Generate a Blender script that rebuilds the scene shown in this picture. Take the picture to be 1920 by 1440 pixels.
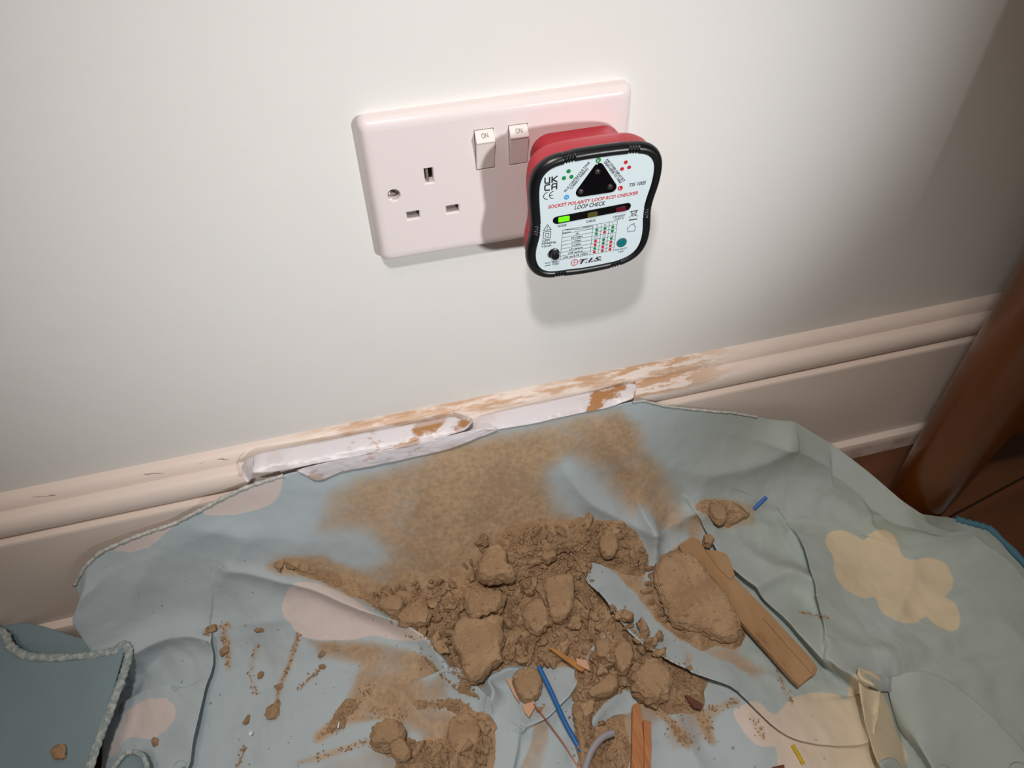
import bpy, bmesh, math, random
import numpy as np
from mathutils import Vector, Matrix, noise
from mathutils.bvhtree import BVHTree
for o in list(bpy.data.objects): bpy.data.objects.remove(o)
S = bpy.context.scene
COL = S.collection
random.seed(7); rng = np.random.default_rng(7)

# ------------------------------------------------------------------ camera, light, exposure
CAM = np.array([-0.08232, -0.36531, 0.54517]); FOC = 1387.0
RM = np.array([[0.96806660, -0.24999618, -0.01919172],
               [-0.19242490, -0.69168665, -0.69609068],
               [0.16074535, 0.67754814, -0.71769732]])          # rows: right, down, forward
cd = bpy.data.cameras.new('camera'); cam = bpy.data.objects.new('camera', cd); COL.objects.link(cam)
cd.sensor_width = 36; cd.lens = 36*FOC/1920; cd.clip_start = 0.01
cam.matrix_world = Matrix([[RM[0, i], -RM[1, i], -RM[2, i], CAM[i]] for i in range(3)] + [[0, 0, 0, 1]])
S.camera = cam
S.view_settings.view_transform = 'Standard'; S.view_settings.look = 'None'
S.view_settings.gamma = 1; S.view_settings.use_curve_mapping = False
S.view_settings.exposure = 0.0
w = bpy.data.worlds.new('room_light'); S.world = w; w.use_nodes = True
w.node_tree.nodes['Background'].inputs[0].default_value = (1.0, 0.78, 0.6, 1)
w.node_tree.nodes['Background'].inputs[1].default_value = 0.065

def aim(o, target):
    d = Vector(target) - o.location
    o.rotation_euler = d.to_track_quat('-Z', 'Y').to_euler()
def spot(name, loc, target, power, col, angle, blend, size):
    l = bpy.data.lights.new(name, 'SPOT'); l.energy = power; l.color = col
    l.spot_size = math.radians(angle); l.spot_blend = blend; l.shadow_soft_size = size
    o = bpy.data.objects.new(name, l); COL.objects.link(o); o.location = loc; aim(o, target); return o
def area(name, loc, target, power, col, size):
    l = bpy.data.lights.new(name, 'AREA'); l.energy = power; l.color = col; l.size = size
    o = bpy.data.objects.new(name, l); COL.objects.link(o); o.location = loc; aim(o, target); return o
spot('torch', (-0.11, -0.40, 0.89), (-0.01, -0.11, 0.15), 11.6, (1.0, 0.975, 0.95), 66, 1.0, 0.022)
spot('side_torch', (0.42, -0.95, 0.47), (-0.03, 0.0, 0.37), 26.0, (0.97, 0.99, 1.0), 39, 1.0, 0.03)
area('ceiling_lamp', (-0.35, -0.75, 2.1), (-0.10, -0.05, 0.1), 5.5, (1.0, 0.80, 0.62), 0.35)

# ------------------------------------------------------------------ helpers
def ray(u, v): return RM.T @ np.array([(u-960)/FOC, (v-720)/FOC, 1.0])
def at_y(u, v, y):
    d = ray(u, v); return CAM + d*(y-CAM[1])/d[1]
def at_z(u, v, z):
    d = ray(u, v); return CAM + d*(z-CAM[2])/d[2]
def project(P):
    q = (P-CAM) @ RM.T
    return np.stack([q[..., 0]/q[..., 2]*FOC+960, q[..., 1]/q[..., 2]*FOC+720], -1)

def srgb(r, g, b):
    f = lambda c: (c/12.92 if c <= 0.04045 else ((c+0.055)/1.055)**2.4)
    return (f(r/255), f(g/255), f(b/255), 1)
class NT:
    def __init__(s, name, col=(.8, .8, .8, 1), rough=.5, **kw):
        s.m = bpy.data.materials.new(name); s.m.use_nodes = True; s.t = s.m.node_tree; s.p = s.t.nodes['Principled BSDF']
        s.p.inputs['Base Color'].default_value = col; s.p.inputs['Roughness'].default_value = rough
        for k, v in kw.items(): s.p.inputs[k.replace('_', ' ')].default_value = v
    def n(s, typ, **kw):
        o = s.t.nodes.new(typ)
        for k, v in kw.items(): setattr(o, k, v)
        return o
    def l(s, a, b): s.t.links.new(a, b)
    def coord(s): return s.n('ShaderNodeTexCoord').outputs['Object']
    def noise(s, scale, detail=4, vec=None, rough=.55):
        o = s.n('ShaderNodeTexNoise'); o.inputs['Scale'].default_value = scale; o.inputs['Detail'].default_value = detail
        o.inputs['Roughness'].default_value = rough; s.l(vec or s.coord(), o.inputs['Vector']); return o.outputs['Fac']
    def ramp(s, fac, a, b, lo=0., hi=1.):
        o = s.n('ShaderNodeMapRange', interpolation_type='SMOOTHSTEP'); s.l(fac, o.inputs[0])
        for i, x in zip((1, 2, 3, 4), (a, b, lo, hi)): o.inputs[i].default_value = x
        return o.outputs[0]
    def math(s, op, a, b=0.):
        o = s.n('ShaderNodeMath', operation=op)
        for i, x in enumerate((a, b)):
            if hasattr(x, 'links'): s.l(x, o.inputs[i])
            else: o.inputs[i].default_value = x
        return o.outputs[0]
    def mix(s, f, a, b):
        o = s.n('ShaderNodeMix', data_type='RGBA')
        for i, x in ((0, f), (6, a), (7, b)):
            if hasattr(x, 'links'): s.l(x, o.inputs[i])
            else: o.inputs[i].default_value = x
        return o.outputs[2]
    def attr(s, name): return s.n('ShaderNodeAttribute', attribute_name=name).outputs['Fac']
    def bump(s, h, strength, dist, prev=None):
        o = s.n('ShaderNodeBump'); o.inputs['Strength'].default_value = strength; o.inputs['Distance'].default_value = dist
        s.l(h, o.inputs['Height'])
        if prev is not None: s.l(prev, o.inputs['Normal'])
        s.l(o.outputs[0], s.p.inputs['Normal']); return o.outputs[0]
    def color(s, c): s.l(c, s.p.inputs['Base Color'])

def flat_mat(name, rgb, rough=.5, **kw): return NT(name, srgb(*rgb), rough, **kw).m

# materials
t = NT('wall_paint', rough=.75)
t.color(t.mix(t.noise(6, 3), srgb(226, 224, 221), srgb(232, 230, 227)))
b1 = t.bump(t.noise(90, 4), .25, .0006); t.bump(t.noise(14, 2), .3, .002, b1)
M_WALL = t.m
def skirting_material():
    t = NT('skirting_gloss_paint', rough=.42)
    sep = t.n('ShaderNodeSeparateXYZ'); t.l(t.coord(), sep.inputs[0]); x, y, z = sep.outputs
    base = t.mix(t.noise(9, 3), srgb(232, 216, 206), srgb(239, 225, 215))
    mp = t.n('ShaderNodeMapping'); mp.inputs['Scale'].default_value = (35, 150, 230); t.l(t.coord(), mp.inputs[0])
    nz = t.noise(1.0, 7, mp.outputs[0], .65)
    top = t.ramp(z, .1435, .1465)
    xm = t.math('MULTIPLY', t.ramp(x, -.17, -.10), t.ramp(x, .06, .14, 1, 0))
    d1 = t.math('MULTIPLY', t.math('MULTIPLY', top, xm), t.ramp(nz, .40, .60))
    d2 = t.math('MULTIPLY', t.math('MULTIPLY', t.math('MULTIPLY', t.ramp(z, .134, .139), t.ramp(x, .06, .09)), t.ramp(x, .12, .20, 1, 0)), t.ramp(nz, .47, .54))
    d3 = t.math('MULTIPLY', t.math('MULTIPLY', t.ramp(z, .02, .012), t.ramp(x, .2, .25)), t.ramp(t.noise(60, 5), .45, .6))
    dirt = t.math('MAXIMUM', t.math('MAXIMUM', d1, d2), t.math('MULTIPLY', d3, .5))
    c = t.mix(t.math('MULTIPLY', dirt, .8), base, srgb(192, 144, 98))
    # hairline cracks in the old paint where board meets wall, left of the tape
    wz = t.math('ADD', z, t.math('MULTIPLY', t.math('SUBTRACT', t.noise(55, 5), .5), .009))
    line = t.ramp(t.math('ABSOLUTE', t.math('SUBTRACT', wz, .1478)), .0, .00042, 1, 0)
    cm = t.math('MULTIPLY', t.math('MULTIPLY', t.ramp(x, -.34, -.31), t.ramp(x, -.18, -.16, 1, 0)), t.ramp(t.noise(38, 2), .50, .56))
    c = t.mix(t.math('MULTIPLY', t.math('MULTIPLY', line, cm), .8), c, srgb(90, 60, 45))
    t.color(c); t.bump(t.noise(60, 4), .15, .0006)
    return t.m
M_SKIRT = skirting_material()
def floor_material():
    t = NT('dark_floor_boards', rough=.45)
    mp = t.n('ShaderNodeMapping'); mp.inputs['Rotation'].default_value = (0, 0, math.radians(-12)); t.l(t.coord(), mp.inputs[0])
    br = t.n('ShaderNodeTexBrick'); t.l(mp.outputs[0], br.inputs['Vector']); br.inputs['Scale'].default_value = 1
    br.inputs['Brick Width'].default_value = .6; br.inputs['Row Height'].default_value = .09; br.inputs['Mortar Size'].default_value = .0012
    br.inputs['Color1'].default_value = srgb(112, 74, 48); br.inputs['Color2'].default_value = srgb(98, 62, 40); br.inputs['Mortar'].default_value = srgb(40, 24, 16)
    m2 = t.n('ShaderNodeMapping'); m2.inputs['Scale'].default_value = (3, 60, 10); t.l(mp.outputs[0], m2.inputs[0])
    t.color(t.mix(t.ramp(t.noise(1, 6, m2.outputs[0]), .35, .7, 0, .5), br.outputs[0], srgb(70, 42, 26)))
    return t.m
M_FLOOR = floor_material()
M_PLASTIC = flat_mat('white_moulded_plastic', (233, 222, 222), .22)
M_PLASTIC2 = flat_mat('white_switch_plastic', (236, 226, 222), .3)
M_DARKGAP = flat_mat('dark_gap', (20, 16, 14), .9)
M_SHUTTER = flat_mat('grey_shutter', (120, 108, 104), .5)
M_METAL = flat_mat('bright_screw_metal', (190, 185, 175), .28, Metallic=1.0)
M_BRASS = flat_mat('contact_metal', (200, 190, 175), .35, Metallic=.8)
M_GREYINK = flat_mat('grey_ink', (120, 112, 112), .6)
M_BLACKINK = flat_mat('black_ink', (22, 24, 38), .6)
M_REDINK = flat_mat('red_ink', (196, 20, 40), .6)
M_GREENINK = flat_mat('green_ink', (0, 128, 52), .6)
M_BLUEINK = flat_mat('blue_ink', (30, 150, 225), .6)
M_WHITEINK = flat_mat('white_ink', (235, 240, 242), .6)
t = NT('red_rubbery_plastic', srgb(190, 34, 52), .42); t.bump(t.noise(400, 3), .1, .0003); M_RED = t.m
t = NT('black_rubber', srgb(14, 16, 20), .33); t.bump(t.noise(260, 4), .2, .0004); M_BLACK = t.m
M_GLOSSBLACK = flat_mat('glossy_black', (8, 8, 12), .18)
M_PANEL = flat_mat('pale_blue_white_label', (214, 228, 234), .35)
M_LED = flat_mat('clear_led', (70, 62, 64), .15, Transmission_Weight=.3)
t = NT('lit_green_led', srgb(90, 255, 0), .4); t.p.inputs['Emission Color'].default_value = srgb(95, 255, 0); t.p.inputs['Emission Strength'].default_value = .9; M_GREENLIT = t.m
M_OLIVE = flat_mat('unlit_amber_led', (84, 80, 32), .3)
M_DARKRED = flat_mat('unlit_red_led', (96, 12, 34), .3)
M_TEAL = flat_mat('teal_button', (0, 112, 118), .35)
M_GREYRING = flat_mat('grey_ring', (110, 122, 128), .4)

def dirt_nodes(t, sc=1.0):
    a = t.mix(t.ramp(t.noise(45*sc, 5), .35, .68), srgb(168, 137, 105), srgb(191, 159, 124))
    c = t.mix(t.ramp(t.noise(500*sc, 4), .55, .75, 0, .6), a, srgb(212, 184, 150))
    return t.mix(t.ramp(t.noise(230*sc, 3), .56, .7, 0, .55), c, srgb(122, 92, 66))
t = NT('dry_brown_dirt', rough=.95); t.color(dirt_nodes(t))
b1 = t.bump(t.noise(300, 5, None, .7), .8, .0016); t.bump(t.noise(1100, 3), .6, .0006, b1); M_DIRT = t.m

def cloth_material():
    t = NT('printed_blue_cotton', rough=.9)
    base = t.mix(t.attr('tint'), srgb(184, 198, 204), srgb(176, 187, 180))
    base = t.mix(t.ramp(t.noise(11, 3), .4, .7, 0, .35), base, srgb(186, 196, 204))
    cream = t.mix(t.attr('tint'), srgb(222, 210, 206), srgb(222, 206, 176))
    c = t.mix(t.ramp(t.attr('cloud'), -.0006, .0006), base, cream)
    d = t.attr('dust')
    n1 = t.noise(30, 7, None, .62); n2 = t.noise(260, 4, None, .6)
    nn = t.math('ADD', t.math('MULTIPLY', n1, .75), t.math('MULTIPLY', n2, .25))
    f = t.ramp(t.math('ADD', d, t.math('MULTIPLY', t.math('SUBTRACT', nn, .5), t.ramp(d, .0, .35, 0., 1.15))), .14, .90, 0, .92)
    c = t.mix(f, c, t.mix(t.ramp(t.math('ADD', t.math('MULTIPLY', n2, .5), t.math('MULTIPLY', t.noise(16, 5, None, .65), .5)), .38, .62), srgb(168, 135, 98), srgb(198, 165, 126)))
    # loose specks
    v = t.n('ShaderNodeTexVoronoi'); v.inputs['Scale'].default_value = 70; t.l(t.coord(), v.inputs['Vector'])
    sp = t.math('MULTIPLY', t.ramp(v.outputs['Distance'], .05, .11, 1, 0), t.ramp(t.noise(24, 2), .5, .6, 0, .75))
    sp = t.math('MULTIPLY', sp, t.attr('speck'))
    c = t.mix(sp, c, srgb(110, 72, 50))
    t.color(c)
    wv = t.n('ShaderNodeTexNoise'); wv.inputs['Scale'].default_value = 1500; t.l(t.coord(), wv.inputs['Vector'])
    b = t.bump(wv.outputs['Fac'], .25, .0003); b = t.bump(t.noise(60, 4), .35, .0015, b)
    t.p.inputs['Sheen Weight'].default_value = .15
    return t.m
M_CLOTH = cloth_material()
t = NT('teal_cotton', rough=.9); t.color(t.mix(t.noise(14, 4), srgb(124, 148, 160), srgb(138, 158, 166))); t.bump(t.noise(900, 2), .25, .0004); M_TEALCLOTH = t.m
t = NT('hem_fabric', rough=.95); t.color(t.mix(t.ramp(t.noise(300, 4), .4, .65), srgb(150, 166, 168), srgb(192, 200, 198))); t.bump(t.noise(450, 3), .8, .0015); M_HEM = t.m
t = NT('pale_hem_fabric', rough=.95); t.color(t.mix(t.ramp(t.noise(300, 4), .4, .65), srgb(186, 190, 186), srgb(214, 212, 208))); t.bump(t.noise(450, 3), .8, .0012); M_HEM2 = t.m
def tape_material():
    t = NT('white_masking_tape', rough=.38)
    mp = t.n('ShaderNodeMapping'); mp.inputs['Scale'].default_value = (45, 60, 110); t.l(t.coord(), mp.inputs[0])
    n = t.noise(1, 6, mp.outputs[0], .6)
    f = t.math('MULTIPLY', t.ramp(n, .52, .62), t.attr('dust'))
    t.color(t.mix(f, t.mix(t.noise(30, 3), srgb(222, 218, 226), srgb(232, 226, 228)), srgb(178, 128, 82)))
    b = t.bump(t.noise(25, 3), .5, .004); t.bump(t.noise(160, 3), .3, .0008, b)
    return t.m
M_TAPE = tape_material()
def wood_material(name, c1, c2, c3, scale, rough, axis=(1, 1, 1), amt=.8):
    t = NT(name, rough=rough)
    mp = t.n('ShaderNodeMapping'); mp.inputs['Scale'].default_value = axis; t.l(t.coord(), mp.inputs[0])
    n = t.noise(scale, 6, mp.outputs[0], .6)
    c = t.mix(t.ramp(n, .3, .7), srgb(*c1), srgb(*c2)); t.color(t.mix(t.ramp(n, .62, .72, 0, amt), c, srgb(*c3)))
    t.bump(n, .25, .001); return t.m
M_LEG = wood_material('varnished_orange_wood', (88, 44, 10), (100, 52, 13), (72, 33, 8), 1.0, .28, (30, 30, 4), .4)
M_SHIM = wood_material('dusty_softwood', (178, 142, 104), (164, 127, 88), (140, 102, 68), 1.0, .8, (60, 25, 60), .6)
M_SPLINT = wood_material('split_orange_wood', (196, 136, 90), (170, 106, 62), (120, 68, 38), 1.0, .75, (300, 25, 300), .9)
M_DARKWOOD = wood_material('dark_splinter', (112, 68, 46), (92, 54, 40), (64, 38, 30), 1.0, .8, (120, 40, 100), .9)
M_STRAW = wood_material('straw_splinter', (176, 120, 60), (196, 140, 74), (140, 92, 46), 1.0, .7, (120, 60, 100), .6)
M_BLUEPVC = flat_mat('blue_cable_sleeve', (38, 108, 178), .4)
M_BLUEPVC2 = flat_mat('bright_blue_sleeve', (44, 104, 196), .4)
M_YELLOW = flat_mat('yellow_plastic', (206, 176, 20), .45)
M_COPPER = flat_mat('bare_copper', (214, 128, 98), .35, Metallic=.85)
M_GREYPVC = flat_mat('grey_cable_sleeve', (158, 152, 160), .5)
M_CHIP = flat_mat('pink_plaster_chip', (214, 168, 138), .8)

def mesh_obj(name, verts, faces, mats, parent=None, smooth=None, face_mats=None):
    me = bpy.data.meshes.new(name)
    me.from_pydata([tuple(v) for v in verts], [], [tuple(f) for f in faces])
    return fin(name, me, mats, parent, smooth, face_mats)
def fin(name, me, mats, parent=None, smooth=None, face_mats=None):
    if not isinstance(mats, (list, tuple)): mats = [mats]
    for m in mats: me.materials.append(m)
    if face_mats is not None: me.polygons.foreach_set('material_index', face_mats)
    if smooth is not None:
        me.polygons.foreach_set('use_smooth', [True]*len(me.polygons))
        if smooth < 179: me.set_sharp_from_angle(angle=math.radians(smooth))
    me.update()
    o = bpy.data.objects.new(name, me); COL.objects.link(o)
    if parent is not None:
        o.parent = parent
        o.matrix_parent_inverse = Matrix.Translation(-Vector(parent.location))
    return o
def bm_obj(name, bm, mats, parent=None, smooth=None):
    bmesh.ops.recalc_face_normals(bm, faces=bm.faces)
    me = bpy.data.meshes.new(name); bm.to_mesh(me); bm.free(); return fin(name, me, mats, parent, smooth)
def tag(o, label, cat, group=None, kind=None):
    o['label'] = label; o['category'] = cat
    if group: o['group'] = group
    if kind: o['kind'] = kind
    return o
def empty(name, loc, label, cat, group=None):
    o = bpy.data.objects.new(name, None); o.empty_display_size = .02; COL.objects.link(o); o.location = loc
    return tag(o, label, cat, group)
def struct(o): o['kind'] = 'structure'; return o
def center_origin(o):
    me = o.data; n = len(me.vertices); co = np.empty(n*3); me.vertices.foreach_get('co', co); co = co.reshape(-1, 3)
    c = co.mean(0); c[2] = co[:, 2].min(); me.vertices.foreach_set('co', (co-c).ravel()); o.location = c; me.update(); return o

def loft(loops, cap0=False, cap1=False, closed=True):
    V = []; F = []; n = len(loops[0])
    for L in loops: V += [tuple(p) for p in L]
    for i in range(len(loops)-1):
        for j in range(n if closed else n-1):
            k = (j+1) % n; F.append((i*n+j, i*n+k, (i+1)*n+k, (i+1)*n+j))
    if cap0: F.append(tuple(range(n))[::-1])
    if cap1: F.append(tuple((len(loops)-1)*n+j for j in range(n)))
    return V, F
def rrect(w, h, r, n=8, cx=0, cz=0):
    P = []
    for sx, sz, a0 in ((1, 1, 0), (-1, 1, 90), (-1, -1, 180), (1, -1, 270)):
        for k in range(n+1):
            a = math.radians(a0+90*k/n); P.append((cx+sx*(w/2-r)+r*math.cos(a), cz+sz*(h/2-r)+r*math.sin(a)))
    return P
def tube(pts, r, seg=12, cap=True, radii=None, closed=False):
    P = [Vector(p) for p in pts]; n = len(P); V = []; F = []
    up = Vector((0, 0, 1)) if abs((P[1]-P[0]).normalized().z) < .9 else Vector((1, 0, 0))
    for i, p in enumerate(P):
        if closed: d = P[(i+1) % n]-P[i-1]
        else: d = P[min(i+1, n-1)]-P[max(i-1, 0)]
        d.normalize(); a = d.cross(up).normalized(); b = a.cross(d).normalized(); rr = radii[i] if radii else r
        for k in range(seg):
            th = 2*math.pi*k/seg; V.append(p+(a*math.cos(th)+b*math.sin(th))*rr)
    for i in range(n if closed else n-1):
        for k in range(seg):
            k2 = (k+1) % seg; i2 = (i+1) % n; F.append((i*seg+k, i*seg+k2, i2*seg+k2, i2*seg+k))
    if cap and not closed: F.append(tuple(range(seg))[::-1]); F.append(tuple((n-1)*seg+k for k in range(seg)))
    return V, F
def catmull(pts, n=8, closed=False):
    P = [np.array(p, float) for p in pts]; out = []; N = len(P)
    rngi = range(N if closed else N-1)
    for i in rngi:
        g = (lambda k: P[k % N]) if closed else (lambda k: P[min(max(k, 0), N-1)])
        p0, p1, p2, p3 = g(i-1), g(i), g(i+1), g(i+2)
        for k in range(n):
            t_ = k/n; out.append(.5*((2*p1)+(-p0+p2)*t_+(2*p0-5*p1+4*p2-p3)*t_*t_+(-p0+3*p1-3*p2+p3)*t_**3))
    if not closed: out.append(P[-1])
    return out

# ------------------------------------------------------------------ wall, skirting board, floor
V = []; F = []
bm = bmesh.new()
def bmbox(bm, x0, x1, y0, y1, z0, z1):
    vs = [bm.verts.new(p) for p in [(x0, y0, z0), (x1, y0, z0), (x1, y1, z0), (x0, y1, z0), (x0, y0, z1), (x1, y0, z1), (x1, y1, z1), (x0, y1, z1)]]
    for f in [(0, 3, 2, 1), (4, 5, 6, 7), (0, 1, 5, 4), (1, 2, 6, 5), (2, 3, 7, 6), (3, 0, 4, 7)]: bm.faces.new([vs[i] for i in f])
bmbox(bm, -1.6, 1.8, 0, .1, 0, 1.8); struct(bm_obj('wall_back', bm, M_WALL))
bm = bmesh.new(); bmbox(bm, -1.6, 1.8, -1.6, .1, -.05, 0); struct(bm_obj('floor', bm, M_FLOOR))
prof = [(0.0, .1516), (-.0022, .1512), (-.0052, .1498), (-.0078, .1472), (-.0088, .1447), (-.0090, .1426)]
cen = (-.0128, .1335)
for a in np.linspace(110, 262, 12):
    prof.append((cen[0]+.0068*math.cos(math.radians(a)), cen[1]+.0092*math.sin(math.radians(a))))
prof += [(-.0150, .1240), (-.0190, .1237), (-.0207, .1231), (-.0213, .1219), (-.0214, .1205), (-.0214, .024), (-.0216, .0222), (-.0245, .0206), (-.0268, .0196), (-.0278, .0172), (-.0280, .012), (-.0280, 0.0)]
L = [[(x, y, z) for y, z in prof] for x in np.linspace(-1.6, 1.8, 60)]
V, F = loft(L, closed=False)
struct(mesh_obj('baseboard_back', V, F, M_SKIRT, smooth=40))

# ------------------------------------------------------------------ double socket (centre x 0, z .331)
ZC = .331
sock = empty('double_socket', (0, 0, ZC-.043), 'white double wall socket with two rocker switches above the skirting board', 'socket')
def face_with_holes(outer, holes, y):
    bm = bmesh.new(); es = []
    for loop in [outer]+holes:
        vs = [bm.verts.new((a, y, b)) for a, b in loop]
        for i in range(len(vs)): es.append(bm.edges.new((vs[i], vs[(i+1) % len(vs)])))
    bmesh.ops.triangle_fill(bm, use_beauty=True, use_dissolve=False, edges=es)
    return bm
def plate():
    outs = []
    for ins, y, r in ((0, 0, .0045), (.0, -.0045, .0045), (.0006, -.0066, .0045), (.0018, -.0082, .0045), (.0036, -.0089, .005), (.006, -.009, .005)):
        outs.append([(a, y, b) for a, b in rrect(.146-2*ins, .086-2*ins, max(r-ins*.2, .003), 8, 0, ZC)])
    holes = []; walls = []
    def rect(cx, cz, w, h, r=.0004): return rrect(w, h, r, 2, cx, cz)
    specs = []
    for sx in (-.0403, ):
        specs += [(sx, ZC-.014+.0222+.0002, .0046, .0086), (sx-.0111, ZC-.0142, .0070, .0046), (sx+.0111, ZC-.0142, .0070, .0046)]
    for s in specs: holes.append((rect(s[0], s[1], s[2]+.0012, s[3]+.0012), rect(s[0], s[1]+.0002, s[2], s[3]), -.016))
    for sx in (-.0092, .0092): h = rect(sx, ZC+.019, .0106, .0232, .0003); holes.append((h, h, -.013))
    for sx in (-.0603, .0603):
        c = [(sx+.0038*math.cos(a), ZC+.0038*math.sin(a)) for a in np.linspace(0, 2*math.pi, 32, endpoint=False)]
        c2 = [(sx+.0033*math.cos(a), ZC+.0033*math.sin(a)) for a in np.linspace(0, 2*math.pi, 32, endpoint=False)]
        holes.append((c, c2, -.013))
    bm = face_with_holes([(p[0], p[2]) for p in outs[-1]], [h[0] for h in holes], -.009)
    def add(V, F):
        vs = [bm.verts.new(v) for v in V]
        for f in F:
            try: bm.faces.new([vs[i] for i in f])
            except ValueError: pass
    add(*loft(outs))
    for a, b, dpt in holes:
        add(*loft([[(p[0], -.009, p[1]) for p in a], [(p[0], -.0084, p[1]) for p in b], [(p[0], -.0025, p[1]) for p in b]], cap1=True))
    bmesh.ops.remove_doubles(bm, verts=bm.verts, dist=1e-6)
    return bm
fp = bm_obj('faceplate', plate(), M_PLASTIC, sock, smooth=32)
for pl in fp.data.polygons:
    if abs(pl.normal.y) > .999 and abs(pl.center.y+.009) < 1e-5: pl.use_smooth = False
# shutters inside the pin holes
def box_part(name, x0, x1, y0, y1, z0, z1, m, parent, bev=0):
    bm = bmesh.new(); bmbox(bm, x0, x1, y0, y1, z0, z1)
    if bev: bmesh.ops.bevel(bm, geom=list(bm.edges), offset=bev, segments=2, affect='EDGES')
    return bm_obj(name, bm, m, parent, smooth=40 if bev else None)
sx = -.0403
for dx in (-.0111, .0111):
    bm = bmesh.new(); x0, x1 = sx+dx-.0034, sx+dx+.0034
    vs = [bm.verts.new(p) for p in [(x0, -.0072, ZC-.0163), (x1, -.0072, ZC-.0163), (x1, -.0040, ZC-.0118), (x0, -.0040, ZC-.0118), (x0, -.003, ZC-.0163), (x1, -.003, ZC-.0163), (x1, -.003, ZC-.0118), (x0, -.003, ZC-.0118)]]
    for f in [(0, 1, 2, 3), (4, 7, 6, 5), (0, 4, 5, 1), (1, 5, 6, 2), (2, 6, 7, 3), (3, 7, 4, 0)]: bm.faces.new([vs[i] for i in f])
    bm_obj('shutter', bm, M_SHUTTER, sock)
box_part('earth_slot_shade', sx-.0022, sx+.0022, -.0031, -.0027, ZC+.0042, ZC+.0126, M_DARKGAP, sock)  # dark plate stands in for the shade deep in the earth hole
box_part('earth_contact', sx-.0014, sx-.0001, -.0078, -.0031, ZC+.0046, ZC+.0122, M_BRASS, sock, .0003)
for sx_ in (-.0603, .0603):
    bm = bmesh.new()
    bmesh.ops.create_circle(bm, cap_ends=True, radius=.0030, segments=28)
    ex = bmesh.ops.extrude_face_region(bm, geom=list(bm.faces)); tv = [v for v in ex['geom'] if isinstance(v, bmesh.types.BMVert)]
    for v in tv: v.co.z += .0014
    for v in tv: v.co.x *= .82; v.co.y *= .82
    bmesh.ops.transform(bm, matrix=Matrix.Translation((sx_, -.0030, ZC)) @ Matrix.Rotation(math.pi/2, 4, 'X'), verts=bm.verts)
    sc = bm_obj('fixing_screw', bm, M_METAL, sock, smooth=30); sc['label'] = 'bright metal screw in a round recess'
    for rz in (math.radians(35), math.radians(125)):
        bm = bmesh.new(); bmbox(bm, -.0021, .0021, -.00006, .00006, -.00032, .00032)
        bmesh.ops.transform(bm, matrix=Matrix.Translation((sx_, -.00452, ZC)) @ Matrix.Rotation(rz, 4, 'Y'), verts=bm.verts)
        if rz < 1 : bm_obj('screw_slot', bm, M_DARKGAP, sc)
        else: bm.free()
# text helper: lays a string along baseline A -> B on a wall-parallel plane
def text_mesh(body, shear=0., bold=0.):
    cu = bpy.data.curves.new('t', 'FONT'); cu.body = body; cu.size = 1; cu.shear = shear; cu.offset = bold; cu.resolution_u = 3
    ob = bpy.data.objects.new('t', cu); COL.objects.link(ob)
    dg = bpy.context.evaluated_depsgraph_get(); dg.update()
    me = bpy.data.meshes.new_from_object(ob.evaluated_get(dg))
    V = np.array([v.co[:2] for v in me.vertices]); F = [tuple(p.vertices) for p in me.polygons]
    bpy.data.objects.remove(ob); bpy.data.curves.remove(cu); bpy.data.meshes.remove(me)
    return V, F
class Print:
    """collects flat printed marks on a plane x,z into one mesh with several inks"""
    def __init__(s): s.V = []; s.F = []; s.M = []; s.mats = []
    def add(s, P, F, mat, lift=0.):
        if mat not in s.mats: s.mats.append(mat)
        k = len(s.V); s.V += [(p[0], p[1], lift) for p in P]; s.F += [tuple(i+k for i in f) for f in F]; s.M += [s.mats.index(mat)]*len(F)
    def text(s, body, A, B, h, mat, shear=0., bold=0., lift=0.):
        V, F = text_mesh(body, shear, bold); A = np.array(A); B = np.array(B)
        x0, x1 = V[:, 0].min(), V[:, 0].max(); L = np.linalg.norm(B-A); d = (B-A)/L; n = np.array([-d[1], d[0]])
        P = A+np.outer((V[:, 0]-x0)/(x1-x0)*L, d)+np.outer(V[:, 1]/.72*h, n); s.add(P, F, mat, lift)
    def disc(s, c, r, mat, ri=0., lift=0., n=24):
        a = np.linspace(0, 2*math.pi, n, endpoint=False); P = [(c[0]+r*math.cos(k), c[1]+r*math.sin(k)) for k in a]
        if ri: P += [(c[0]+ri*math.cos(k), c[1]+ri*math.sin(k)) for k in a]; F = [(i, (i+1) % n, n+(i+1) % n, n+i) for i in range(n)]
        else: F = [tuple(range(n))]
        s.add(P, F, mat, lift)
    def stroke(s, pts, w, mat, lift=0., closed=False):
        pts = [np.array(p, float) for p in pts]; s.k = getattr(s, 'k', 0)
        if closed: pts.append(pts[0])
        for a, b in zip(pts[:-1], pts[1:]):
            d = (b-a)/np.linalg.norm(b-a); n = np.array([-d[1], d[0]])*w/2; e = d*w*.35
            s.k += 1; s.add([a-n-e, b-n+e, b+n+e, a+n-e], [(0, 1, 2, 3)], mat, lift+.0000012*(s.k % 12))
    def build(s, name, fn, parent):
        V = [fn(*v) for v in s.V]; return mesh_obj(name, V, s.F, s.mats, parent, face_mats=s.M)
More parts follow.
